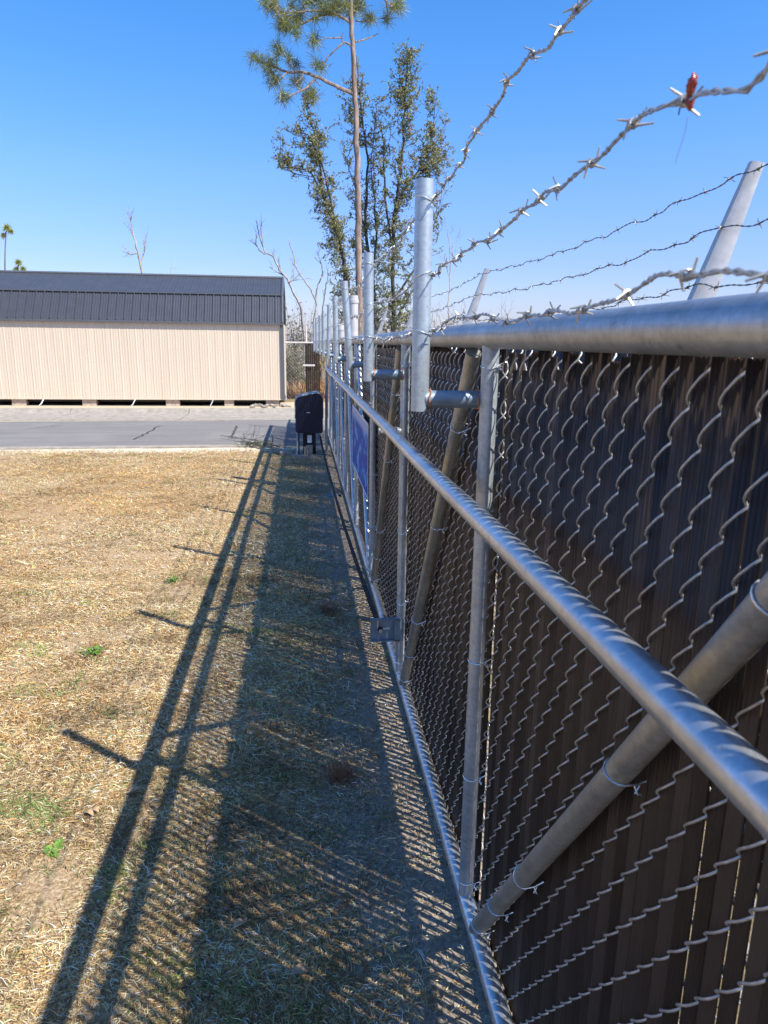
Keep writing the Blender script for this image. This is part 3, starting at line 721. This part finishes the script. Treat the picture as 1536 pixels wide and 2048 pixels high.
for px in (85, 268, 424):
    p = at(px, 800, SY)
    MB().tube([(p.x+.05, SY+.02, .22), (p.x-.02, SY-.10, .06), (p.x-.05, SY-.22, 0.0)], .016, 6).build('anchor_rod', M['tie'], shed)
# rubble by the shed corner
rb = MB()
for i in range(26):
    c = Vector((-1.25+random.uniform(-.3, .9), SY-.3+random.uniform(-.3, .3), .03)); s = random.uniform(.03, .09)
    rb.box(c, (s*1.5, s, s), Matrix.Rotation(random.uniform(0, 3), 4, Vector((random.random(), random.random(), 1))))
tag(rb.build('rubble', M['concrete'], smooth=False), 'small pale rubble lying at the right corner of the shed', 'rubble', kind='stuff')

# ---------------------------------------------------------------- far chain-link fence
FF = 24.6
ff = thing('chain_link_fence', (-1, FF, 0), 'open chain link fence with a slatted end panel beyond the shed corner', 'fence')
MB().tube([(-16, FF, 1.90), (.62, FF, 1.90)], .028, 8).build('top_rail', M['whitepaint'], ff)
for x in (-15, -12, -9, -6, -3, -.78+.2): MB().tube([(x, FF, 0), (x, FF, 1.9)], .03, 8).build('post', M['whitepaint'], ff)
MB().tube([(.14, FF+.08, 0), (.14, FF+.08, 2.42)], .035, 10).build('corner_post', M['whitepaint'], ff)
MB().box((.22, FF-.08, 1.16), (.40, .03, .06)).build('cross_bar', M['whitepaint'], ff, smooth=False)
V1, F1 = fabric(-2.9, .10, .02, 1.9, 0.0, p=.055, hh=.055, per=6, sides=3, rad=.0026, amp=.008)
V1 = np.stack([V1[:, 1], FF+V1[:, 0], V1[:, 2]], 1); mesh_np('chain_link_mesh', V1, F1, M['mesh'], ff)
m = MB(); 
for i in range(7):
    m.box((.13+i*.072, FF+.0, .98), (.062, .012, 1.84), Matrix.Rotation(R(random.uniform(-8, 8)), 4, 'Z'))
m.build('slat_panel', M['slat'], ff, smooth=False)

# ---------------------------------------------------------------- plants
def curve(pts, n=6):        # Catmull-Rom through points
    P = [Vector(p) for p in pts]; P = [P[0]*2-P[1]]+P+[P[-1]*2-P[-2]]; out = []
    for i in range(1, len(P)-2):
        for j in range(n):
            t = j/n; a, b, c, d = P[i-1:i+3]
            out.append(.5*((2*b)+(c-a)*t+(2*a-5*b+4*c-d)*t*t+(3*b-a-3*c+d)*t**3))
    out.append(P[-2]); return out
def limb(m, pts, r0, r1, k=6, wob=0.0, n=5):
    c = curve(pts, n) if len(pts) > 2 else [Vector(pts[0]).lerp(Vector(pts[1]), i/n) for i in range(n+1)]
    c = [p+Vector((random.gauss(0, wob), random.gauss(0, wob), random.gauss(0, wob*.5))) if 0 < i < len(c)-1 else p for i, p in enumerate(c)]
    m.tube(c, np.linspace(r0, r1, len(c)), k); return c
def rvec(up=0.0):
    while True:
        v = Vector((random.gauss(0, 1), random.gauss(0, 1), random.gauss(0, 1)+up))
        if v.length > .1: return v.normalized()
def twigs(m, c, r0, depth, ln, spread=.7, nmin=2, nmax=4, start=.25, up=.4):
    if depth == 0: return
    L_ = len(c)
    for _ in range(random.randint(nmin, nmax)):
        i = random.randint(int(L_*start), L_-2); p = c[i]; t = (c[i+1]-c[i-1 if i else 0]).normalized()
        d = (t+rvec()*spread+Vector((0, 0, up*.4))).normalized(); l = ln*random.uniform(.5, 1.1)
        e = p+d*l; mid = p.lerp(e, .5)+rvec()*l*.08
        r = r0*(1-.6*i/L_)*.5
        cc = limb(m, [p, mid, e], max(r, .004), max(r*.35, .003), 4, l*.012, 4)
        twigs(m, cc, r, depth-1, ln*.55, spread, nmin, nmax, start, up)
def leafmesh(name, centers, size, C, parent, mat=M['leaf'], per=1, flat=.5):
    P = np.repeat(np.asarray(centers), per, 0); n = len(P)
    a = rng.normal(0, 1, (n, 3)); a /= np.linalg.norm(a, axis=1)[:, None]
    b = rng.normal(0, 1, (n, 3)); b -= a*(a*b).sum(1)[:, None]; b /= np.linalg.norm(b, axis=1)[:, None]
    s = size*rng.uniform(.6, 1.35, (n, 1))
    V = np.stack([P-a*s, P+b*s*flat*.5-a*s*.2, P+a*s, P-b*s*flat*.5+a*s*.1], 1).reshape(-1, 3)
    F = np.arange(n)[:, None]*4+np.arange(4)
    cc = C[rng.integers(0, len(C), n)]*rng.uniform(.6, 1.4, (n, 1))
    return mesh_np(name, V, F, mat, parent, colors=np.repeat(cc, 4, 0))

# --- evergreen broadleaf trees
OAKC = np.array([(.070, .080, .036), (.095, .108, .048), (.13, .135, .065), (.055, .065, .03), (.17, .13, .06), (.15, .165, .10)])
def oak(label, Y, stems, blobs, dens=1.0):
    base = at(stems[0][0][0], stems[0][0][1], Y)
    t = thing('evergreen_tree', (base.x, Y, 0), label, 'tree', 'slender evergreen trees behind the gate')
    m = MB(); lines = []
    for k, st in enumerate(stems):
        pts = [at(p[0], p[1], Y+random.uniform(-.25, .25)) for p in st]
        if k == 0: pts = [Vector((pts[0].x, Y, 0))]+pts
        w = st[0][2] if len(st[0]) > 2 else 6
        r0 = w*Y/FPX/2
        lines += limb(m, pts, r0, r0*.18, 8, .02)
    LP = np.array([tuple(p) for p in lines]); cents = []
    for (x0, y0, x1, y1, n) in blobs:
        for _ in range(int(n*dens*1.25)):
            px, py = random.uniform(x0, x1), random.uniform(y0, y1)
            c = at(px, py, Y+random.gauss(0, .5)); d = LP-np.array(tuple(c)); dd = (d**2).sum(1)+np.where(LP[:, 2] > c.z-.2, 4, 0)
            p = Vector(LP[int(np.argmin(dd))])
            mid = p.lerp(c, .5)+Vector((0, 0, -.06))+rvec()*.05
            cc = limb(m, [p, mid, c], .013, .005, 4, .02, 4)
            for q in range(random.randint(2, 4)):
                s = cc[random.randint(len(cc)//3, len(cc)-1)]; e = s+rvec(.6)*random.uniform(.15, .5)
                m.tube([s, e], [.006, .003], 3)
                for _2 in range(random.randint(8, 20)):
                    cents.append(tuple(s.lerp(e, random.uniform(.15, 1.15))+rvec()*abs(random.gauss(0, .075))))
    m.build('trunk', M['oakbark'], t)
    leafmesh('crown', cents, .035, OAKC*2.9, t, flat=1.1, per=4)
    return t
oak('right-hand tallest of the slender leafy evergreen trees behind the gate', 31.0,
    [[(785, 650, 9), (787, 500), (789, 430), (797, 370), (804, 300), (808, 219), (814, 150), (822, 95)],
     [(788, 440, 6), (800, 400), (815, 370), (835, 340), (860, 290), (872, 200)],
     [(787, 520, 5), (775, 430), (768, 340), (765, 270), (750, 210)], [(786, 600, 6), (815, 560), (850, 500), (872, 440)], [(792, 640, 5), (820, 590), (840, 560)]],
    [(782, 92, 842, 140, 16), (784, 140, 836, 185, 14), (772, 180, 846, 240, 26), (840, 180, 886, 250, 12), (757, 250, 902, 350, 78), (764, 345, 820, 440, 20), (815, 345, 850, 440, 8), (862, 360, 888, 500, 14), (750, 430, 800, 560, 30), (800, 450, 835, 560, 16), (750, 560, 830, 655, 50), (860, 300, 900, 345, 10)])
oak('middle one of the slender evergreen trees, growing right beside the pine trunk', 32.5,
    [[(752, 650, 8), (742, 540), (731, 469), (733, 390), (734, 312), (722, 219), (716, 150), (712, 110)],
     [(744, 560, 5), (752, 480), (748, 400), (742, 330), (750, 240)], [(731, 460, 3), (712, 380), (692, 320)]],
    [(684, 112, 728, 195, 13), (676, 195, 726, 300, 26), (722, 200, 762, 312, 18), (694, 312, 762, 437, 34), (694, 437, 762, 545, 40), (690, 545, 765, 655, 46)])
oak('left-hand slender evergreen tree leaning left behind the gate uprights', 30.2,
    [[(702, 650, 9), (697, 575), (690, 530), (678, 480), (660, 430), (645, 385), (636, 300), (622, 240), (606, 185)],
     [(696, 590, 6), (682, 500), (668, 430), (652, 360), (640, 320), (615, 270), (580, 262)], [(648, 395, 4), (620, 345), (585, 335), (556, 318)]],
    [(600, 178, 630, 244, 12), (561, 256, 605, 292, 13), (553, 312, 606, 340, 15), (612, 244, 655, 344, 34), (618, 344, 678, 437, 34), (646, 437, 694, 510, 34), (660, 510, 700, 580, 18), (665, 580, 720, 655, 30)])

# --- the tall pine
PY = 26.0
pine = thing('pine_tree', (at(722, 684, PY).x, PY, 0), 'tall pine with a long bare trunk and tufts of long needles at the top', 'tree')
m = MB(); tp = [at(x, y, PY) for x, y in ((720, 640), (717, 500), (716, 406), (713, 300), (711, 219), (706, 110), (703, 47), (701, -40), (697, -180), (695, -300))]
limb(m, [Vector((tp[0].x+.02, PY, 0))]+tp, .128, .05, 12, .012); 
def wr(px): return px*PY/FPX/2
LIM = [([(710, 190), (667, 170), (636, 155), (608, 145), (574, 144), (549, 134), (514, 122)], 7),
       ([(632, 156), (614, 175), (595, 185), (577, 192)], 4), ([(628, 157), (637, 168), (643, 172)], 2.5), ([(574, 144), (560, 160), (548, 170)], 3), ([(556, 137), (553, 118), (556, 100)], 3), ([(590, 145), (584, 130), (577, 118)], 2.5), ([(607, 146), (603, 155), (592, 166)], 2.5),
       ([(704, 95), (697, 88), (686, 87), (668, 102), (654, 116), (649, 132)], 4), ([(688, 88), (683, 75), (686, 66)], 2.5), ([(684, 76), (660, 76), (640, 79)], 2.5), ([(597, 178), (610, 182), (618, 188)], 2),
       ([(702, 46), (674, 30), (642, 31), (605, 48), (574, 59), (560, 45)], 5), ([(668, 28), (640, 22), (614, 22), (575, 26), (550, 18)], 4), ([(604, 48), (597, 40), (596, 30)], 2.5), ([(612, 22), (606, 8), (600, -10)], 3),
       ([(711, 42), (724, 42), (738, 41)], 3), ([(711, 84), (735, 77), (757, 67)], 3), ([(702, 20), (690, 5), (670, -8)], 4), ([(700, -10), (735, -20), (770, 0), (784, 15)], 4), ([(770, 0), (775, 20), (774, 36)], 2.5),
       ([(699, -60), (640, -80), (590, -75)], 5), ([(699, -90), (760, -110), (800, -90)], 5), ([(697, -150), (650, -190), (620, -200)], 4), ([(696, -180), (740, -230), (760, -260)], 4), ([(642, 31), (640, 20), (645, 5)], 2.5)]
for pts, w in LIM:
    rad = wr(w); Yo = random.uniform(-.9, .9)
    P = [at(x, y, PY+Yo*(i/(len(pts)-1))) for i, (x, y) in enumerate(pts)]
    limb(m, P, rad, max(rad*.45, .012), 7, .012)
m.build('trunk', M['pinebark'], pine)
CL = [(508, 116), (520, 122), (542, 125), (555, 94), (560, 104), (577, 116), (542, 147), (536, 135), (547, 166), (552, 158), (592, 130), (589, 166), (600, 160), (571, 197), (565, 190), (620, 187), (628, 195), (633, 128), (642, 135), (630, 78), (626, 84),
      (564, 41), (555, 19), (542, 12), (571, 47), (596, 37), (592, 66), (575, 60), (583, 10), (611, 6), (630, 37), (603, 25), (590, 40), (560, 55), (570, 30), (735, 40), (740, 36), (783, 15), (795, 8), (774, 38), (800, 14),
      (622, 4), (640, 8), (655, 10), (668, 14), (680, 8), (692, 12), (706, 18), (715, 10), (660, 24), (648, 20), (672, -4), (690, -8), (712, -4), (700, 28), (640, -10), (600, -12), (722, 14), (676, 22), (545, 2), (530, 8),
      (590, -75), (610, -85), (640, -90), (800, -90), (780, -100), (620, -200), (650, -195), (760, -260), (740, -240), (695, -300), (680, -280), (710, -310), (665, -130), (730, -130), (690, -220), (720, -190)]
NV, NC = [], []
PC = np.array([(.14, .18, .055), (.19, .22, .065), (.24, .25, .07), (.34, .29, .09), (.11, .15, .055)])
for (x, y) in CL:
    c = np.array(tuple(at(x, y, PY+random.uniform(-.7, .7)))); n = 105
    d = rng.normal(0, 1, (n, 3)); d[:, 2] += .15; d /= np.linalg.norm(d, axis=1)[:, None]
    ln = rng.uniform(.24, .46, (n, 1)); s = np.cross(d, rng.normal(0, 1, (n, 3))); s /= np.linalg.norm(s, axis=1)[:, None]
    st = c+rng.normal(0, .07, (n, 3)); md = st+d*ln*.55; en = st+d*ln; en[:, 2] -= (ln[:, 0]**2)*.35
    w = .006
    NV.append(np.stack([st-s*w, st+s*w, md+s*w, md-s*w, en], 1).reshape(-1, 3))
    tone = PC[rng.integers(0, 5)]; NC.append(np.repeat((PC[rng.integers(0, 5, n)]*.5+tone*.5)*rng.uniform(.7, 1.3, (n, 1)), 5, 0))
NV = np.concatenate(NV); NC = np.concatenate(NC); b0 = np.arange(len(NV)//5)[:, None]*5
mesh_np('needles', NV, np.concatenate([b0+np.array([0, 1, 2]), b0+np.array([0, 2, 3]), b0+np.array([3, 2, 4])]), M['leaf'], pine, colors=NC)

# --- bare trees
def bare(label, Y, stems, mat, depth=3, ln=1.2, name='bare_tree', dens=(3, 5), zb=True, spread=.7):
    b0 = at(stems[0][0][0], stems[0][0][1], Y); t = thing(name, (b0.x, Y, 0), label, 'tree', 'leafless trees on the skyline')
    m = MB()
    for k, st in enumerate(stems):
        pts = [at(p[0], p[1], Y+random.uniform(-.1, .1)) for p in st]
        if k == 0 and zb: pts = [Vector((pts[0].x, Y, 0))]+pts
        r0 = st[0][2]*Y/FPX/2*.75; c = limb(m, pts, r0, r0*.3, 6, .015)
        twigs(m, c, r0, depth, ln, spread, dens[0], dens[1], .4 if k == 0 else .2)
    m.build('trunk', mat, t); return t
bare('bleached leafless tree standing behind the shed roof', 40, [[(285, 560, 7), (278, 515), (272, 490), (264, 455), (262, 430)], [(276, 505, 4), (262, 508), (245, 503)], [(280, 530, 4), (288, 500), (287, 480)], [(270, 480, 3), (262, 462), (254, 450)]], M['deadbark'], 2, .9, spread=.5)
bare('small dead twig top poking above the shed roof', 42, [[(343, 560, 3), (343, 535)]], M['deadbark'], 1, .6, dens=(5, 7))
bare('leafless leaning tree rising at the right end of the shed', 29, [[(606, 640, 8), (590, 590), (575, 560), (560, 540), (545, 512), (532, 505), (520, 475), (512, 440)], [(532, 508, 4), (518, 500), (512, 485), (515, 468)], [(575, 565, 4), (586, 560), (592, 545)], [(528, 495, 3), (524, 470), (520, 452)]], M['deadbark'], 2, .7)
bare('leafless forked tree between the leaning bare tree and the evergreens', 30, [[(628, 650, 6), (632, 610), (622, 580), (605, 555), (592, 535), (584, 500), (575, 478)], [(632, 605, 5), (634, 575), (645, 545), (640, 520), (633, 502)]], M['deadbark'], 2, .6, dens=(2, 3))
bare('dark broken trunk with a bent top beside the left evergreen', 28.6, [[(643, 650, 5), (648, 600), (652, 570), (657, 550), (668, 540)]], M['greybark'], 1, .5, dens=(2, 4))
bare('thin leafless sapling right of the nearest upright', 24, [[(897, 660, 4), (897, 610), (899, 560), (901, 520), (896, 470), (888, 430)], [(899, 540, 2), (906, 500), (905, 480)], [(899, 555, 2), (888, 515)]], M['deadbark'], 2, .45, dens=(2, 4))
bare('pair of very thin dry stems above the top rail of the gate', 20, [[(1008, 660, 1.6), (1010, 625), (1012, 585)], [(1008, 660, 1.6), (1020, 620), (1036, 580)], [(1006, 650, 1.2), (1003, 620), (1004, 590)]], M['deadbark'], 1, .3, dens=(2, 4))

# --- young pines far left
def young(label, px, top, Y, h0, clumps, w=3):
    a = at(px, 560, Y); t = thing('young_pine', (a.x, Y, 0), label, 'tree', 'young pines behind the shed')
    m = MB(); tp_ = at(px+1, top, Y); limb(m, [Vector((a.x, Y, 0)), a, tp_], w*Y/FPX/2*1.2, w*Y/FPX/2*.6, 6); m.build('trunk', M['greybark'], t)
    V, C = [], []
    for x, y, s in clumps:
        c = np.array(tuple(at(x, y, Y))); n = 320
        d = rng.normal(0, 1, (n, 3)); d[:, 2] += .2; d /= np.linalg.norm(d, axis=1)[:, None]; ln = rng.uniform(.5, 1, (n, 1))*s*Y/FPX
        q = np.cross(d, rng.normal(0, 1, (n, 3))); q /= np.linalg.norm(q, axis=1)[:, None]; en = c+d*ln; en[:, 2] -= ln[:, 0]*.2
        V.append(np.stack([c-q*.015, c+q*.015, en], 1).reshape(-1, 3)); C.append(np.repeat(PC[rng.integers(1, 3, n)]*rng.uniform(1.3, 2.0, (n, 1)), 3, 0))
    V = np.concatenate(V); mesh_np('needles', V, np.arange(len(V)).reshape(-1, 3), M['leaf'], t, colors=np.concatenate(C))
young('young pine on a thin bare stem with one tuft, far left', 11, 455, 45, 0, [(14, 455, 14), (7, 470, 9), (22, 462, 8)])
young('shorter young pine whose tufts just clear the shed roof', 37, 525, 44, 0, [(37, 524, 11), (32, 538, 9), (46, 537, 9), (38, 548, 10)])

# --- scrub beyond the far fence
def shrub(name, label, cat, x, y, w, h, n, C, group, leaf=.05, stemmat=M['greybark'], flat=.8):
    t = thing(name, (x, y, 0), label, cat, group); m = MB(); cents = []
    for i in range(int(14+w*8)):
        b = Vector((x+random.uniform(-w, w)*.6, y+random.uniform(-.5, .5), 0)); e = b+Vector((random.uniform(-w, w)*.5, random.uniform(-.5, .5), h*random.uniform(.55, 1)))
        c = limb(m, [b, b.lerp(e, .5)+rvec()*.15, e], .018, .006, 4, .02); twigs(m, c, .012, 2, h*.35, .9, 2, 3)
        for k in range(n):
            q = c[random.randint(len(c)//3, len(c)-1)]; cents.append(tuple(q+rvec()*abs(random.gauss(0, h*.12))))
    m.build('stems', stemmat, t)
    if cents: leafmesh('foliage', cents, leaf, C, t, flat=flat)
    return t
GB = np.array([(.14, .15, .07), (.20, .20, .10), (.10, .12, .05), (.24, .2, .12)])
OB = np.array([(.42, .22, .10), (.50, .28, .13), (.33, .16, .08), (.46, .36, .18)])
shrub('scrub_bush', 'grey green bush right behind the far chain link fence', 'bush', -.2, 26.5, .9, 2.0, 60, GB, 'scrub beyond the far fence')
shrub('scrub_bush', 'dark leafy bush standing above the far fence rail beside the leaning tree', 'bush', -.1, 29.5, 1.0, 3.3, 75, OAKC, 'scrub beyond the far fence')
shrub('scrub_bush', 'olive bush low behind the end of the shed', 'bush', -2.2, 27.5, 1.2, 2.2, 60, GB, 'scrub beyond the far fence')
for i, (x, y, h, lb) in enumerate(((2.6, 28, 3.0, 'pale twiggy thicket behind the nearest upright'), (6.2, 30, 3.2, 'pale twiggy thicket above the top rail, right of the evergreens'), (10.5, 33, 2.9, 'low pale thicket far right above the top rail'))):
    shrub('thicket', lb, 'thicket', x, y, 1.6, h, 10, GB, 'pale thickets beyond the fences', leaf=.04, stemmat=M['greybark'])
# rust coloured undergrowth
n = 9000; x = rng.uniform(-4, 1.2, n); y = rng.uniform(25.2, 29, n)
V, Fq, Ft, C = blades(x, y, .75*rng.uniform(.4, 1.2, n), np.full(n, .012), rng.uniform(.8, 1.4, n), OB[rng.integers(0, 4, n)]*rng.uniform(.7, 1.2, (n, 1)), droop=.25)
tag(mesh_np('dry_undergrowth', V, np.concatenate([Fq[:, [0, 1, 2]], Fq[:, [0, 2, 3]], Ft]), M['blade'], colors=C), 'rusty orange dry undergrowth beyond the far chain link fence', 'undergrowth', kind='stuff')
n = 26000; x = rng.uniform(-40, 60, n); y = rng.uniform(30, 75, n)
V, Fq, Ft, C = blades(x, y, 1.1*rng.uniform(.4, 1.3, n), np.full(n, .03), rng.uniform(.8, 1.4, n), np.concatenate([OB, GB])[rng.integers(0, 8, n)]*rng.uniform(.7, 1.2, (n, 1)), droop=.25)
tag(mesh_np('far_brush', V, np.concatenate([Fq[:, [0, 1, 2]], Fq[:, [0, 2, 3]], Ft]), M['blade'], colors=C), 'pale dry brush covering the ground beyond the trees', 'brush', kind='stuff')

# --- small things on the lawn
def rosette(name, label, cat, p, n, ln, wd, mat, tilt=(.3, 1.0)):
    m = MB(); t = thing(name, p, label, cat)
    for i in range(n):
        a = random.uniform(0, 6.28); tl = random.uniform(*tilt); l = ln*random.uniform(.6, 1.1); d = Vector((math.cos(a)*math.cos(tl), math.sin(a)*math.cos(tl), math.sin(tl))); s = Vector((-math.sin(a), math.cos(a), 0))*wd
        b = Vector(p)+Vector((random.gauss(0, ln*.15), random.gauss(0, ln*.15), .002)); q = b+d*l*.55; e = b+d*l+Vector((0, 0, -l*.25))
        m.add([tuple(b-s*.4), tuple(b+s*.4), tuple(q+s), tuple(q-s), tuple(e)], [(0, 1, 2, 3), (3, 2, 4)])
    m.build('leaves', mat, t, smooth=False); return t
rosette('weed', 'bright green grassy weed in the sunlit dry lawn', 'weed', gnd(185, 1310), 60, .10, .004, M['greenbrown'])
rosette('weed', 'small broad leafed green rosette left of the gate shadow, near the bottom', 'weed', gnd(108, 1700), 22, .05, .011, M['greenbrown'], (.1, .6))
rosette('weed', 'faint green weed in the sun farther up the lawn', 'weed', gnd(345, 1165), 40, .09, .004, M['greenbrown'])
rosette('weed_tuft', 'larger dark rusty tuft of dead weed in the gate shadow', 'weed', gnd(682, 1560), 230, .13, .0014, M['reddry'], (.1, 1.2))
rosette('weed_tuft', 'smaller rusty tuft in the shade level with the chain bracket', 'weed', gnd(657, 1226), 170, .15, .002, M['reddry'], (.1, 1.0))
for (px, py, sz) in ((270, 1590, .03), (425, 1690, .028), (705, 1705, .02), (615, 1745, .022), (600, 1955, .03), (180, 1635, .022), (190, 1630, .022), (480, 1860, .025), (445, 985, .05), (645, 1420, .03)):
    p = gnd(px, py); m = MB(); a = random.uniform(0, 6.28); u = Vector((math.cos(a), math.sin(a), 0)); v = Vector((-u.y, u.x, 0)); P = []
    for i in range(7):
        t = i/6; w = sz*.55*math.sin(math.pi*min(1, t*.92+.04)); c = p+u*sz*2*(t-.5)+Vector((0, 0, .018+.01*math.sin(t*3)))
        P += [tuple(c-v*w+Vector((0, 0, w*.5))), tuple(c), tuple(c+v*w+Vector((0, 0, w*.35)))]
    m.add(P, [(i*3+j, i*3+j+1, i*3+j+4, i*3+j+3) for i in range(6) for j in range(2)])
    tag(m.build('fallen_leaf', M['deadleaf']), 'curled tan dead leaf lying on the lawn', 'leaf', 'dead leaves scattered on the lawn')
# fallen branch at the road edge
p0 = gnd(505, 893); tb = thing('fallen_branch', p0, 'fallen twiggy branch lying at the road edge near the operator', 'branch')
m = MB(); 
for (a_, b_) in (((455, 880), (560, 897)), ((470, 888), (548, 902)), ((440, 876), (500, 889))):
    A, B = gnd(*a_)+Vector((0, 0, .05)), gnd(*b_)+Vector((0, 0, .03)); c = limb(m, [A, A.lerp(B, .5)+Vector((0, 0, .05)), B], .006, .012, 5, .01); twigs(m, c, .01, 2, .3, .9, 3, 5)
m.build('stems', M['greybark'], tb)
leafmesh('leaves', [tuple(gnd(515+random.gauss(0, 16), 893+random.gauss(0, 2))+Vector((0, 0, random.uniform(.02, .08)))) for _ in range(260)], .035, GB, tb)

# ---------------------------------------------------------------- light
SUN = Vector((.658, -.55, 1)).normalized(); elev = math.asin(SUN.z)
w = bpy.data.worlds.new("World"); scene.world = w; w.use_nodes = True; nt = w.node_tree
sky = N(nt, 'ShaderNodeTexSky'); sky.sky_type = 'NISHITA'; sky.sun_disc = False
sky.sun_elevation = elev; sky.sun_rotation = math.atan2(SUN.x, SUN.y); sky.altitude = 0
sky.air_density = 1.0; sky.dust_density = 0.6; sky.ozone_density = 3.5
hs = N(nt, 'ShaderNodeHueSaturation'); hs.inputs['Saturation'].default_value = 1.27; nt.links.new(sky.outputs[0], hs.inputs['Color'])
tc = N(nt, 'ShaderNodeTexCoord'); sz = N(nt, 'ShaderNodeSeparateXYZ'); nt.links.new(tc.outputs['Generated'], sz.inputs[0])
air = ramp(nt, sz.outputs[2], [(0.0, (.56, .52, .74)), (.10, (.66, .60, .80)), (.145, (.74, .67, .88)), (.203, (.82, .76, 1)), (.29, (.78, .83, 1)), (.37, (.72, .86, 1)), (1, (.72, .85, 1))])
nt.links.new(mix(nt, 1.0, hs.outputs[0], air, 'MULTIPLY'), nt.nodes['Background'].inputs[0]); nt.nodes['Background'].inputs[1].default_value = 0.15
sl = bpy.data.lights.new('Sun', 'SUN'); sl.energy = 5.0; sl.angle = R(.53); sl.color = (1, .95, .87)
so = bpy.data.objects.new('Sun', sl); col.objects.link(so); so.rotation_euler = SUN.to_track_quat('Z', 'Y').to_euler(); so.location = (5, -5, 20)

# ---------------------------------------------------------------- camera
cam = bpy.data.cameras.new('Camera'); co = bpy.data.objects.new('Camera', cam); col.objects.link(co); scene.camera = co
cam.sensor_fit = 'VERTICAL'; cam.sensor_height = 36; cam.sensor_width = 27; cam.lens = FPX/2048*36
cam.clip_start = .02; cam.clip_end = 2000
cam.dof.use_dof = True; cam.dof.focus_distance = 3.2; cam.dof.aperture_fstop = 10
def cvec(i): return Vector((_r[i], _d[i], -_n[i]))
rx, dn, fw = cvec(0), cvec(1), cvec(2)
m = Matrix(((rx.x, -dn.x, -fw.x), (rx.y, -dn.y, -fw.y), (rx.z, -dn.z, -fw.z))).to_4x4(); m.translation = (0, 0, H)
co.matrix_world = m
vs = scene.view_settings; vs.view_transform = 'Standard'; vs.look = 'None'; vs.exposure = 0.74; vs.gamma = 1
